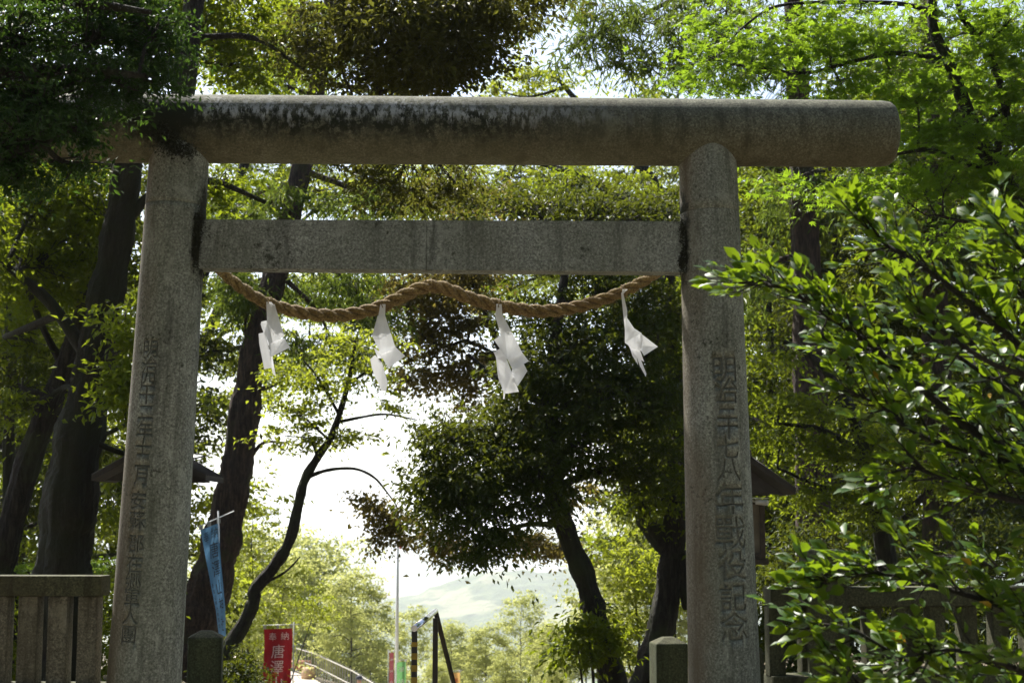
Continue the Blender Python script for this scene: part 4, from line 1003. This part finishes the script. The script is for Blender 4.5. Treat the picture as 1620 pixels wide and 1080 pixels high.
bush('shrub', 'dark low shrub behind the left stone post', 'shrub', [(378, 1050, 14.5, 30, 22, .3, 22), (400, 1075, 14.3, 34, 16, .3, 18), (350, 1075, 14.8, 40, 24, .3, 16)], 'dark', 33, scale=.6)
bush('shrub', 'undergrowth showing between the balusters of the left stone fence', 'shrub', [(60, 1000, 16, 90, 60, .8, 40), (160, 960, 16, 60, 60, .7, 30), (-20, 980, 16, 60, 50, .7, 20), (130, 1040, 15.5, 60, 30, .6, 20)], 'mid', 34)
bush('shrub', 'bright leafy shrub top just above the left stone fence', 'shrub', [(45, 905, 17, 34, 10, .4, 10), (140, 900, 17, 40, 12, .4, 10)], 'maple', 35)
bush('shrub', 'tawny sunlit shrub behind the crooked maple trunk', 'shrub', [(400, 880, 37, 50, 44, .9, 34), (450, 930, 37, 60, 44, .9, 40), (380, 960, 37, 44, 40, .9, 30), (430, 1000, 37, 40, 30, .7, 20), (500, 960, 38, 40, 30, .8, 22), (400, 820, 37, 44, 30, .8, 22), (330, 900, 37, 50, 80, .9, 40), (370, 1010, 36, 50, 40, .7, 24)], 'young', 36, scale=1.1)

# --- dark crown over the middle of the lintel
tree('evergreen_tree', 'dark olive crown hanging above the middle of the stone lintel', 12.8,
  [[(262, 1120, 44), (270, 700, 42), (282, 300, 38), (300, 60, 34), (340, -140, 30), (400, -260, 24)], [(330, -90, 22), (420, -120, 17), (500, -60, 14), (552, 20, 11), (580, 90, 8), (605, 160, 5)], [(420, -120, 14), (540, -120, 11), (660, -40, 8), (740, 20, 5)],
   [(400, -240, 16), (600, -200, 12), (760, -80, 8), (850, 0, 4)], [(552, 20, 6), (535, 90, 5), (558, 150, 3)], [(300, 60, 12), (400, 60, 9), (480, 110, 5)]],
  [(560, 30, 12.8, 90, 60, .7, 62), (640, 70, 12.6, 80, 56, .7, 70), (690, 110, 12.6, 66, 36, .5, 44), (720, 30, 12.6, 70, 46, .6, 56), (790, 20, 12.6, 56, 28, .5, 34), (740, 80, 12.6, 40, 30, .4, 24), (600, 120, 13, 70, 30, .6, 28), (500, 80, 13, 56, 50, .6, 22), (850, -4, 12.6, 50, 18, .4, 14), (640, -20, 12.8, 120, 50, .7, 60), (780, 85, 12.6, 20, 20, .2, 5),
   (620, 300, 13.4, 80, 26, .6, 20), (720, 290, 13.4, 60, 26, .5, 16), (560, 265, 13.4, 60, 12, .4, 8)],
  'olive', 'dark', 21, 1.15, .85)

# --- cedars top right
tree('cedar_tree', 'tall cedar with drooping sprays behind the right half of the lintel', 22.0,
  [[(1292, 1050, 62), (1288, 900, 58), (1284, 700, 52), (1278, 480, 46), (1270, 300, 42), (1264, 160, 37), (1258, 60, 32), (1250, -120, 26)], [(1262, 120, 14), (1210, 60, 9), (1150, 30, 5)], [(1255, -60, 16), (1160, -60, 12), (1080, -10, 9), (990, 38, 6), (930, 60, 4)], [(1262, 150, 12), (1300, 165, 8), (1340, 120, 4)],
   [(1250, -100, 14), (1100, -120, 10), (960, -40, 7), (900, 10, 4)], [(1268, 290, 12), (1350, 280, 7)], [(1276, 400, 12), (1200, 420, 7)]],
  [(940, 30, 21, 60, 34, .9, 26), (905, 80, 21, 26, 34, .5, 8), (985, 90, 21, 34, 34, .6, 12), (1040, 40, 21, 56, 36, .9, 24), (1060, 110, 21.5, 50, 30, .8, 20), (1130, 60, 21.5, 66, 46, 1, 30), (1190, 110, 22, 50, 34, .8, 18), (1150, 0, 22, 90, 40, 1, 28), (1330, 60, 22, 60, 50, 1, 16), (1345, 120, 22, 24, 26, .5, 7), (830, 20, 21, 20, 20, .4, 4),
   (1250, 320, 22, 60, 40, .9, 20), (1340, 300, 22, 60, 30, .9, 16), (1200, 440, 22, 40, 50, .9, 20)],
  'cedar', 'cedar', 22, 1.0, 1.15)
tree('cedar_tree', 'straight cedar trunk right of the lintel end among the maple leaves', 23.0,
  [[(1486, 1000, 48), (1484, 700, 44), (1480, 450, 40), (1478, 300, 36), (1474, 180, 32), (1468, 0, 28), (1460, -150, 22)], [(1480, 330, 14), (1540, 380, 9), (1600, 420, 5)], [(1478, 320, 10), (1400, 300, 6)]],
  [(1450, 60, 23, 80, 70, 1, 30), (1540, 160, 23, 70, 60, 1, 22), (1430, 350, 23, 60, 30, .9, 18), (1560, 380, 23, 70, 40, .9, 20), (1400, 240, 23.5, 40, 40, .9, 12), (1590, 60, 23, 70, 60, 1, 22)],
  'cedar', 'cedar', 23, 1.0, 1.15)
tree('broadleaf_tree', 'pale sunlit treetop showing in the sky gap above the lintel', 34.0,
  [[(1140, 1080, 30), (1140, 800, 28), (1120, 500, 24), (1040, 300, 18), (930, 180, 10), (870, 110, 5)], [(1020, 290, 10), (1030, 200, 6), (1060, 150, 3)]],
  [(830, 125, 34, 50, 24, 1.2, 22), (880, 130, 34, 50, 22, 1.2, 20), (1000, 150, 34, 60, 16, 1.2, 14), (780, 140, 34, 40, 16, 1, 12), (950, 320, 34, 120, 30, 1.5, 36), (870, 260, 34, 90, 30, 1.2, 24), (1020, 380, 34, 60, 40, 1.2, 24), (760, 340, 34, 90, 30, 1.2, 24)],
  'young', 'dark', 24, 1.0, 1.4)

# --- maple at the upper right, close
tree('maple_tree', 'bright green maple with sinuous dark limbs filling the upper right corner', 12.2,
  [[(1830, 900, 84), (1760, 640, 66), (1700, 470, 54), (1650, 375, 44), (1612, 320, 34), (1578, 275, 28), (1545, 210, 23), (1520, 150, 20), (1500, 95, 17), (1478, 50, 15), (1474, 0, 14), (1480, -60, 12)],
   [(1590, 290, 16), (1578, 240, 14), (1592, 180, 13), (1575, 110, 13), (1545, 60, 12), (1520, 20, 10), (1505, -40, 8)], [(1488, 92, 10), (1440, 86, 9), (1400, 86, 8), (1340, 100, 7), (1275, 116, 6), (1210, 108, 5), (1160, 102, 4), (1120, 90, 2)],
   [(1474, 18, 9), (1420, 6, 8), (1320, 4, 7), (1230, 10, 5), (1180, 40, 4), (1150, 70, 2)], [(1580, 280, 10), (1530, 258, 9), (1470, 238, 8), (1430, 242, 6), (1390, 250, 2)], [(1545, 60, 7), (1580, 20, 5), (1620, -10, 3)], [(1545, 210, 7), (1600, 160, 5), (1640, 120, 3)], [(1612, 320, 10), (1540, 350, 7), (1480, 340, 4)]],
  [(1130, 90, 12.4, 60, 18, .5, 14), (1120, 40, 12.8, 60, 16, .5, 12), (1190, 70, 12.4, 60, 16, .5, 12), (1210, 130, 12.4, 70, 16, .5, 13), (1260, 40, 12.4, 70, 18, .5, 13), (1310, 80, 12.2, 70, 18, .5, 15), (1330, 130, 12.2, 60, 14, .5, 12), (1360, 20, 12.2, 70, 18, .5, 15), (1390, 70, 12.2, 60, 16, .5, 14), (1410, 120, 12.2, 60, 16, .5, 15),
   (1450, 160, 12.1, 70, 16, .5, 17), (1480, 210, 12.1, 70, 18, .5, 17), (1510, 30, 12.2, 60, 20, .5, 14), (1560, 80, 12.0, 60, 20, .5, 17), (1600, 140, 12.0, 60, 20, .5, 17), (1600, 30, 12.0, 60, 22, .5, 17), (1560, 220, 12.0, 70, 18, .5, 17), (1510, 280, 12.1, 70, 16, .5, 16), (1460, 300, 12.3, 70, 14, .5, 14), (1600, 290, 12.0, 60, 22, .5, 16),
   (1500, 130, 12.8, 60, 18, .4, 13), (1420, 200, 12.8, 50, 16, .4, 11), (1100, 140, 12.8, 40, 10, .4, 4), (1640, 200, 12.0, 50, 60, .5, 22), (1640, 80, 12.0, 50, 60, .5, 19), (1400, 290, 12.6, 60, 14, .4, 10), (1330, 300, 12.8, 60, 16, .4, 9), (1560, 350, 12.4, 60, 18, .5, 12), (1250, 290, 13.0, 50, 14, .4, 6), (1470, 390, 12.6, 60, 16, .4, 8), (1240, 90, 12.8, 60, 14, .4, 9)],
  'maple', 'dark', 25, 1.15, 1.05, limb_r=.014)
tree('maple_tree', 'low layered maple with feathery sprays behind the right gate post', 18.0,
  [[(1420, 1020, 34), (1400, 860, 30), (1370, 720, 24), (1330, 620, 16), (1280, 560, 10), (1240, 540, 6)], [(1370, 720, 12), (1300, 680, 9), (1230, 670, 5)], [(1390, 800, 12), (1300, 770, 8), (1230, 740, 4)], [(1400, 860, 12), (1480, 760, 9), (1560, 700, 5)]],
  [(1230, 640, 18, 50, 16, .7, 20), (1300, 650, 18, 60, 18, .7, 22), (1240, 700, 18, 60, 22, .7, 24), (1330, 720, 18, 70, 24, .7, 26), (1290, 780, 18, 60, 24, .7, 22), (1400, 690, 18, 60, 24, .7, 20), (1240, 560, 18, 50, 16, .7, 12), (1480, 760, 18, 70, 30, .7, 24), (1380, 800, 18, 60, 30, .7, 20), (1560, 720, 18, 60, 40, .7, 22)],
  'mid', 'dark', 26, 1.1, .9)

# --- airy backlit trees filling the gaps
tree('broadleaf_tree', 'airy backlit tree filling the gap between lintel and tie beam on the left', 29.0,
  [[(262, 1080, 34), (270, 800, 32), (290, 560, 27), (330, 400, 21), (380, 280, 15), (420, 140, 10), (440, 20, 6)], [(310, 480, 12), (400, 420, 8), (500, 330, 5), (560, 290, 3)], [(330, 400, 12), (420, 460, 7), (500, 480, 4)], [(400, 200, 9), (480, 120, 6), (560, 100, 3)]],
  [(400, 310, 29, 80, 30, 1, 34), (500, 300, 29, 80, 30, 1, 36), (590, 290, 29, 70, 30, 1, 30), (360, 460, 29, 50, 40, .9, 24), (430, 500, 29, 60, 40, .9, 24), (520, 440, 29, 80, 30, 1, 30), (600, 450, 29, 60, 34, 1, 24), (400, 60, 29, 80, 60, 1, 44), (480, 110, 29, 80, 40, 1, 32), (340, 110, 29, 60, 40, 1, 26), (470, 20, 29, 80, 30, 1, 26), (350, 560, 29, 40, 40, .8, 18), (330, 640, 29, 40, 40, .8, 14), (490, 560, 29, 50, 24, .8, 14), (600, 520, 29, 60, 30, .9, 22), (440, 560, 29, 50, 40, .8, 18), (560, 480, 29, 70, 30, .9, 20), (640, 560, 29, 40, 34, .8, 12)],
  'young', 'dark', 81, 1.0, 1.15)
tree('broadleaf_tree', 'airy backlit tree filling the gap above the tie beam between rope crest and right post', 31.0,
  [[(1130, 1080, 32), (1125, 800, 30), (1110, 560, 25), (1050, 400, 19), (960, 300, 13), (860, 260, 8), (780, 240, 5)], [(1080, 460, 11), (980, 440, 8), (880, 430, 5), (780, 470, 3)]],
  [(1000, 310, 31, 80, 34, 1, 36), (900, 300, 31, 80, 34, 1, 36), (800, 300, 31, 80, 30, 1, 34), (720, 300, 31, 70, 30, 1, 28), (650, 450, 31, 70, 30, 1, 22), (760, 450, 31, 70, 34, 1, 28), (860, 440, 31, 80, 30, 1, 30), (1040, 400, 31, 60, 50, 1, 30), (1060, 540, 31, 50, 60, 1, 20), (690, 340, 31, 60, 20, 1, 12)],
  'mid', 'dark', 82, 1.0, 1.2)
tree('broadleaf_tree', 'far airy tree whose top fills the gaps around the tall cedar', 40.0,
  [[(248, 1080, 26), (256, 800, 24), (300, 600, 20), (360, 460, 15), (420, 330, 10), (450, 250, 6)], [(360, 460, 8), (480, 420, 5), (580, 400, 3)], [(320, 560, 8), (420, 540, 5)]],
  [(380, 265, 40, 80, 34, 1.4, 34), (500, 250, 40, 90, 34, 1.4, 38), (620, 255, 40, 90, 34, 1.4, 38), (380, 330, 40, 70, 40, 1.4, 40), (470, 290, 40, 80, 40, 1.4, 44), (570, 300, 40, 80, 40, 1.4, 40), (660, 320, 40, 70, 34, 1.4, 30), (400, 460, 40, 60, 40, 1.4, 34), (490, 470, 40, 80, 40, 1.4, 44), (590, 470, 40, 70, 40, 1.4, 38), (660, 470, 40, 40, 40, 1.2, 18), (350, 560, 40, 40, 50, 1.2, 24), (430, 590, 40, 60, 30, 1.2, 24), (540, 570, 40, 70, 30, 1.2, 24), (340, 40, 40, 60, 60, 1.2, 30), (440, 30, 40, 80, 60, 1.4, 40), (480, 130, 40, 80, 30, 1.4, 26)],
  'mid', 'dark', 83, 1.0, 1.5)
tree('broadleaf_tree', 'far airy tree whose top fills the gaps above the right half of the tie beam', 42.0,
  [[(1150, 1080, 26), (1140, 700, 22), (1080, 480, 16), (980, 340, 10), (880, 290, 6)]],
  [(1020, 250, 42, 80, 36, 1.4, 38), (910, 250, 42, 90, 36, 1.4, 42), (790, 255, 42, 90, 34, 1.4, 38), (690, 260, 42, 60, 30, 1.4, 24), (1020, 310, 42, 70, 40, 1.4, 38), (930, 300, 42, 80, 40, 1.4, 44), (830, 300, 42, 80, 40, 1.4, 44), (740, 310, 42, 70, 34, 1.4, 34), (780, 460, 42, 70, 40, 1.4, 34), (880, 450, 42, 80, 40, 1.4, 34), (700, 430, 42, 60, 30, 1.4, 20), (1100, 400, 42, 60, 60, 1.4, 24), (1220, 300, 42, 70, 50, 1.4, 34), (1350, 320, 42, 70, 50, 1.4, 34), (1320, 60, 42, 90, 60, 1.4, 30), (1450, 100, 42, 90, 80, 1.4, 36), (1580, 100, 42, 90, 80, 1.4, 36), (1500, 300, 42, 90, 60, 1.4, 36), (1180, 60, 42, 70, 60, 1.4, 20)],
  'young', 'dark', 84, 1.0, 1.5)
# --- forest trees: two kinds, copied
def proto(name, label, H, kind, seed, nb, crown_r, kb, bark, scale, ncl, trunk_r=.13, lean=.05, group=None, squat=.42):
    r = np.random.default_rng(seed); wood = Tubes(); z = np.linspace(-.3, H*.92, 9)
    pts = np.stack([np.cumsum(r.normal(size=9)*lean*H*.08), np.cumsum(r.normal(size=9)*lean*H*.08), z], 1); pts[:2, :2] = 0
    c, rr = smooth_path(pts, np.linspace(trunk_r, trunk_r*.2, 9)); wood.add(c, rr, 10)
    up = (c[int(len(c)*kb):], rr[int(len(c)*kb):]); B = []
    for k in range(nb):
        h = H*(kb + .05 + (1.0-kb)*(k+.5)/nb*.93); a = k*2.4 + r.normal()*.4; t_ = (h/H - kb)/(1-kb); rr_ = crown_r*(math.sin(math.pi*min(1, .2 + .72*t_)))**.7*r.uniform(.5, .9)
        cc = np.array([math.cos(a)*rr_, math.sin(a)*rr_, h]) + [np.interp(h, c[:, 2], c[:, 0]), np.interp(h, c[:, 2], c[:, 1]), 0]
        s = crown_r*r.uniform(.32, .5); B.append((cc, (s, s, s*squat), ncl))
    C, A_, Nn, Ls, Ws, shape = crown_parts(B, kind, r, nearest_on([up]), wood, scale, 1.0, .035)
    o = empty(name, (0, 0, 0), label, 'tree', group)
    link('trunk', wood.mesh('trunk'), BM[bark], o); link('crown', leaves_mesh('crown', C, A_, Nn, Ls, Ws, shape, r), LM[kind], o)
    return o
def place(p, first, x, y, s, rz, label, group, name=None):
    o = p if first else copy_tree(p)
    o.location = (x, y, gz(x, y)); o.scale = (s, s, s); o.rotation_euler.z = rz; o['label'] = label; o['group'] = group
    return o
GF = 'dim forest trees standing beyond the gate'
pA = proto('broadleaf_tree', 'x', 9.0, 'mid', 41, 20, 2.4, .18, 'dark', 1.45, 20, group=GF)
pB = proto('evergreen_tree', 'x', 10.0, 'dark', 42, 22, 2.3, .12, 'dark', 1.45, 22, group=GF)
pC = proto('broadleaf_tree', 'x', 8.5, 'young', 43, 18, 2.2, .22, 'grey', 1.5, 18, group=GF)
spots = [  # u at that depth, Y, scale, proto, label
 (40, 24, 1.0, 'A', 'leafy tree in the gap between the left edge and the slanting trunk'),
 (-90, 20, .95, 'B', 'dark tree at the extreme left behind the stone fence'),
 (150, 28, 1.15, 'B', 'dark tree showing between the mossy trunk and the left gate post'),
 (250, 30, 1.1, 'C', 'yellow green tree behind the left lantern roof'),
 (100, 36, 1.3, 'C', 'yellow green tree far behind the mossy trunk'),
 (-20, 34, 1.2, 'A', 'leafy tree far beyond the left end of the stone fence'),
 (1210, 27, 1.0, 'B', 'dark tree directly right of the right gate post'),
 (1330, 25, 1.05, 'A', 'leafy tree behind the corner post of the right stone fence'),
 (1440, 28, 1.15, 'B', 'dark tree behind the middle of the glossy shrub'),
 (1540, 24, 1.0, 'B', 'dark tree behind the right stone fence under the straight cedar trunk'),
 (1640, 27, 1.2, 'A', 'leafy tree at the right edge behind the glossy shrub'),
 (1250, 38, 1.5, 'A', 'tall leafy tree far behind the right lantern'),
 (1390, 40, 1.6, 'B', 'tall dark tree far behind the right end of the lintel'),
 (1530, 38, 1.5, 'C', 'tall yellow green tree far behind the maple limbs'),
 (1160, 34, 1.25, 'B', 'dark tree hidden by the right gate post'),
 (1120, 46, 1.7, 'A', 'tall leafy tree far off between the dark evergreen and right post'),
 (1750, 30, 1.3, 'B', 'dark tree beyond the right edge of the picture'),
 (1300, 52, 1.9, 'C', 'tallest far yellow green tree behind the cedar trunk')]
used = {}
for k, (u, Y, s, pk, lab) in enumerate(spots):
    p = {'A': pA, 'B': pB, 'C': pC}[pk]; x = (u-810)/F*Y
    place(p, pk not in used, x, Y, s, k*1.7, lab, GF); used[pk] = 1

# --- unseen trees added round the camera to shade the gate front
G_SHADE = 'unseen trees added to shade the front of the gate'
for k, (x, y, s, p, lab) in enumerate([(-6.4, -3.5, 1.9, pB, 'dark unseen shade tree added behind and left of the viewer'), (6.6, -3.5, 1.9, pA, 'leafy unseen shade tree added behind and right of the viewer'), (.3, -7.8, 1.9, pB, 'dark unseen shade tree added straight behind the viewer'),
    (-10.5, 1.5, 1.7, pA, 'leafy unseen shade tree added left of the gate yard'), (9.8, 1.5, 1.7, pB, 'dark unseen shade tree added right of the gate yard'), (-7, -10, 2.0, pA, 'leafy unseen shade tree added farther back on the left'), (7, -10, 2.0, pB, 'dark unseen shade tree added farther back on the right'),
    (-3.4, -14, 2.0, pB, 'dark unseen shade tree added at the back of the yard, left one'), (4, -15, 2.0, pA, 'leafy unseen shade tree added at the back of the yard, right one'), (-15, -5, 2.0, pB, 'dark unseen shade tree added at the far left of the yard'), (15, -5, 2.0, pA, 'leafy unseen shade tree added at the far right of the yard'),
    (-13.5, 8, 1.9, pB, 'dark unseen shade tree added left of the near fine leaved evergreen'), (13.5, 7.5, 1.9, pA, 'leafy unseen shade tree added beyond the right end of the glossy shrub'), (15, 14, 1.9, pB, 'dark unseen shade tree added far to the right of the stone fence'), (-20, 3, 2.1, pA, 'leafy unseen shade tree added at the outer left of the yard'), (20, 2, 2.1, pB, 'dark unseen shade tree added at the outer right of the yard'), (-11, -19, 2.2, pB, 'dark unseen shade tree added behind the back row on the left'), (12, -19, 2.2, pA, 'leafy unseen shade tree added behind the back row on the right'), (0, -22, 2.2, pB, 'dark unseen shade tree added behind the back row in the middle')]):
    place(p, False, x, y, s, k*1.3, lab, G_SHADE)
# --- pale sunlit trees on the slope below
GP = 'pale sunlit trees on the slope below the path'
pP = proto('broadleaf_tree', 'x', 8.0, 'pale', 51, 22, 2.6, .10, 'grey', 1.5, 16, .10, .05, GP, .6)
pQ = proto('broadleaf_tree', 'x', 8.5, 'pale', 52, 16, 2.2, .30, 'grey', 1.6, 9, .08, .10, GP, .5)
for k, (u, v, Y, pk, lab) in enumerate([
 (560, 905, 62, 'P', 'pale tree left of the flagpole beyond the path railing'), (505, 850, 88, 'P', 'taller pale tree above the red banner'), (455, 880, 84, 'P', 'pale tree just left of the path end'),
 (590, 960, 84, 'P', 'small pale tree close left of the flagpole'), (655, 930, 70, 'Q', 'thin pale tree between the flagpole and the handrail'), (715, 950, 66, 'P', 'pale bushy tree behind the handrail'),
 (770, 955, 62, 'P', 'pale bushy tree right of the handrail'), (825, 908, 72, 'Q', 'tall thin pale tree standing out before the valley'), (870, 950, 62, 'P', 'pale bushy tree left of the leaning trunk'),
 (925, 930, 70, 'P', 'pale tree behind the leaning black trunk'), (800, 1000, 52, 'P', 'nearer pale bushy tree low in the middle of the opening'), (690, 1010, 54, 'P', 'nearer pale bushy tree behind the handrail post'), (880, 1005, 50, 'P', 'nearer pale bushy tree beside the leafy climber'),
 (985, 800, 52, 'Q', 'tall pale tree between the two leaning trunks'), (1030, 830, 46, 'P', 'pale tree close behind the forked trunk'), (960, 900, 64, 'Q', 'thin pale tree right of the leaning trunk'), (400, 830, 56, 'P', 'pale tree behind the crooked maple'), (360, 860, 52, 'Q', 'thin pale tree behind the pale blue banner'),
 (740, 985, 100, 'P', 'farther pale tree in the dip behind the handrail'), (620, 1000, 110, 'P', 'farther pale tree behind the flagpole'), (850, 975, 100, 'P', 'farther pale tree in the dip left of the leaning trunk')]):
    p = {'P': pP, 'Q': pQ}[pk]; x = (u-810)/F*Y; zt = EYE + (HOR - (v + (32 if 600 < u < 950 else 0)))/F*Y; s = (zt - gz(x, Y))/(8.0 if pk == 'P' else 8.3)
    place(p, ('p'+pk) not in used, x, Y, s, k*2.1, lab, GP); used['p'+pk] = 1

# --- glossy leaved shrub close on the right
def glossy(label, stems, seed, side_n, leaf=.068, dens=1.0, cat='shrub', reach=(.08, .30)):
    r = np.random.default_rng(seed); wood = Tubes(); LC, LA, LN = [], [], []
    base = None
    def leafy(pts, step):
        d = np.diff(pts, axis=0); ln = np.linalg.norm(d, axis=1); S = np.r_[0, np.cumsum(ln)]; s = step*.5; k = 0
        while s < S[-1]:
            p = np.array([np.interp(s, S, pts[:, i]) for i in range(3)]); i = min(int(np.searchsorted(S, s)), len(d)) - 1; t = d[max(i, 0)]/ln[max(i, 0)]
            sd_ = unit(np.cross(t, [0, 0, 1.0])); side = 1 if k % 2 else -1; a = t*.75 + sd_*side*.8 + np.array([0, 0, r.normal()*.22 + .10]) + r.normal(size=3)*.14
            a = unit(a); LC.append(p + a*leaf*.55); LA.append(a); nn_ = np.array([0, -.45, .9]) + r.normal(size=3)*.55; LN.append(nn_); s += step*r.uniform(.7, 1.3); k += 1
        for q in (-.5, 0, .5):
            t = unit(pts[-1]-pts[-2]); a = unit(t + unit(np.cross(t, [0, 0, 1.0]))*q + [0, 0, .15]); LC.append(pts[-1] + a*leaf*.5); LA.append(a); LN.append(np.array([0, -.3, 1.0]) + r.normal(size=3)*.3)
    for st in stems:
        pts, rad = px_path(st, 5.4); c, rr = smooth_path(pts, rad, 6); wood.add(c, rr, 7)
        if base is None: base = np.array([c[0][0], c[0][1], gz(c[0][0], c[0][1])])
        Ltot = np.linalg.norm(np.diff(c, axis=0), axis=1).sum(); n = int(side_n*Ltot)
        tip = c[-8:]; leafy(tip, .022)
        for k in range(n):
            i = r.integers(int(len(c)*.12), len(c)-1); p0 = c[i]; t = unit(c[min(i+1, len(c)-1)] - c[i-1]); sd_ = unit(np.cross(t, [0, 0, 1.0]))
            Ln = r.uniform(*reach)*(1.1 - .45*i/len(c)); d = unit(t*.8 + sd_*r.normal()*.8 + np.array([0, 0, r.normal()*.45 + .15]))
            p1 = p0 + d*Ln*.5 + r.normal(size=3)*.012; p2 = p1 + unit(d + np.array([0, 0, .12]))*Ln*.5; q = catmull([p0, p1, p2], 3); wood.add(q, np.linspace(.0042, .0014, len(q)), 4); leafy(q[2:], .024/dens)
    C = np.array(LC); A_ = np.array(LA); Nn = np.array(LN); n = len(C); Ls = leaf*r.uniform(.5, 1.25, n)
    o = empty('glossy_shrub', base, label, cat); tm = wood.mesh('stem'); recentre(tm, base); link('stem', tm, BM['dark'], o)
    me = leaves_mesh('foliage', C - base, A_, Nn, Ls, Ls*r.uniform(.38, .58, n), 'oval', r); link('foliage', me, LM['camellia'], o)
    # a few old yellow leaves
    ii = r.choice(n, max(4, n//330), replace=False); cy = leaves_mesh('yellow_leaves', C[ii] - base + [0, -.02, .01], A_[ii], Nn[ii] + r.normal(size=(len(ii), 3)), Ls[ii]*.9, Ls[ii]*.42, 'oval', r)
    link('yellow_leaves', cy, M_yleaf, o, 'old yellowing leaves'); print('glossy leaves', n); return o
M_yleaf = leaf_mat('yellow leaf', (.30, .17, .02), (.48, .30, .03), (.7, .45, .03), .4)
glossy('big glossy leaved shrub reaching left across the right gate post at mid height', [
 [(2000, 1300, 60, 5.6), (1900, 980, 50, 5.5), (1780, 820, 36, 5.5), (1680, 745, 24, 5.4), (1590, 712, 17), (1500, 650, 13), (1430, 590, 11), (1370, 540, 9), (1310, 500, 7), (1260, 466, 5), (1210, 450, 3), (1178, 446, 2)],
 [(1900, 980, 40, 5.5), (1780, 740, 26, 5.3), (1660, 600, 17, 5.2), (1560, 500, 12, 5.2), (1470, 430, 9, 5.2), (1400, 385, 6, 5.3), (1370, 360, 3, 5.3)],
 [(1900, 980, 36, 5.5), (1800, 640, 22, 5.1), (1700, 480, 15, 5.0), (1620, 400, 9, 5.0), (1570, 355, 4, 5.1)],
 [(1680, 745, 18, 5.4), (1580, 690, 12, 5.6), (1480, 640, 9, 5.7), (1400, 590, 7, 5.7), (1340, 560, 4, 5.7), (1290, 540, 2, 5.7)],
 [(1780, 820, 26, 5.5), (1660, 760, 16, 5.3), (1560, 720, 10, 5.3), (1460, 690, 8, 5.3), (1390, 640, 5, 5.4), (1330, 615, 3, 5.4)],
 [(1780, 820, 24, 5.5), (1690, 800, 14, 5.2), (1600, 790, 10, 5.2), (1500, 760, 7, 5.2), (1440, 740, 5, 5.2), (1390, 762, 2, 5.2)],
 [(1660, 600, 14, 5.2), (1580, 580, 9, 5.0), (1500, 530, 7, 5.0), (1440, 480, 4, 5.0)], [(1680, 745, 14, 5.4), (1620, 640, 9, 5.6), (1540, 580, 7, 5.7), (1470, 530, 4, 5.7), (1420, 470, 2, 5.7)],
 [(1720, 640, 14, 5.4), (1660, 520, 9, 5.5), (1600, 450, 6, 5.5), (1540, 400, 3, 5.5)]], 61, 34)
glossy('lower glossy leaved shrub in front of the right stone fence', [
 [(2022, 1528, 60, 5.6), (1922, 1278, 44, 5.4), (1802, 1108, 26, 5.2), (1682, 1008, 16, 5.1), (1582, 958, 10, 5.1), (1482, 928, 7, 5.1), (1402, 908, 5, 5.1), (1342, 913, 3, 5.1), (1294, 920, 2, 5.1)],
 [(1922, 1278, 36, 5.4), (1782, 1158, 20, 5.0), (1662, 1088, 12, 4.9), (1562, 1038, 8, 4.9), (1482, 1028, 5, 4.9), (1452, 1048, 2, 4.9)],
 [(1922, 1278, 36, 5.4), (1762, 1208, 20, 5.2), (1622, 1128, 12, 5.2), (1502, 1078, 9, 5.2), (1422, 1038, 6, 5.2), (1342, 993, 4, 5.2), (1284, 988, 2, 5.2)],
 [(1762, 1208, 20, 5.2), (1602, 1188, 12, 5.1), (1462, 1138, 9, 5.1), (1382, 1098, 5, 5.1), (1312, 1068, 2, 5.1)],
 [(1802, 1108, 20, 5.2), (1702, 968, 12, 5.5), (1622, 918, 8, 5.5), (1542, 888, 5, 5.5), (1472, 878, 3, 5.5)], [(1662, 1088, 10, 4.9), (1582, 1118, 7, 4.9), (1522, 1108, 4, 4.9)]], 62, 31)

# ---------------------------------------------------------------- grass and litter near the slope foot
# haze
b = MB()
x0, x1, y0, y1, z0, z1 = -9400, 9400, -60, 14500, -235, 320
b.box(((x0+x1)/2, (y0+y1)/2, (z0+z1)/2), (x1-x0, y1-y0, z1-z0))
mh, th, oh = newmat('pale haze'); pv = th.nodes.new('ShaderNodeVolumePrincipled')
pv.inputs['Color'].default_value = (.93, .96, 1, 1); pv.inputs['Density'].default_value = .00014; pv.inputs['Anisotropy'].default_value = .3
th.links.new(pv.outputs[0], oh.inputs['Volume'])
hz = b.build('haze', mh, kind='stuff'); hz.display_type = 'WIRE'
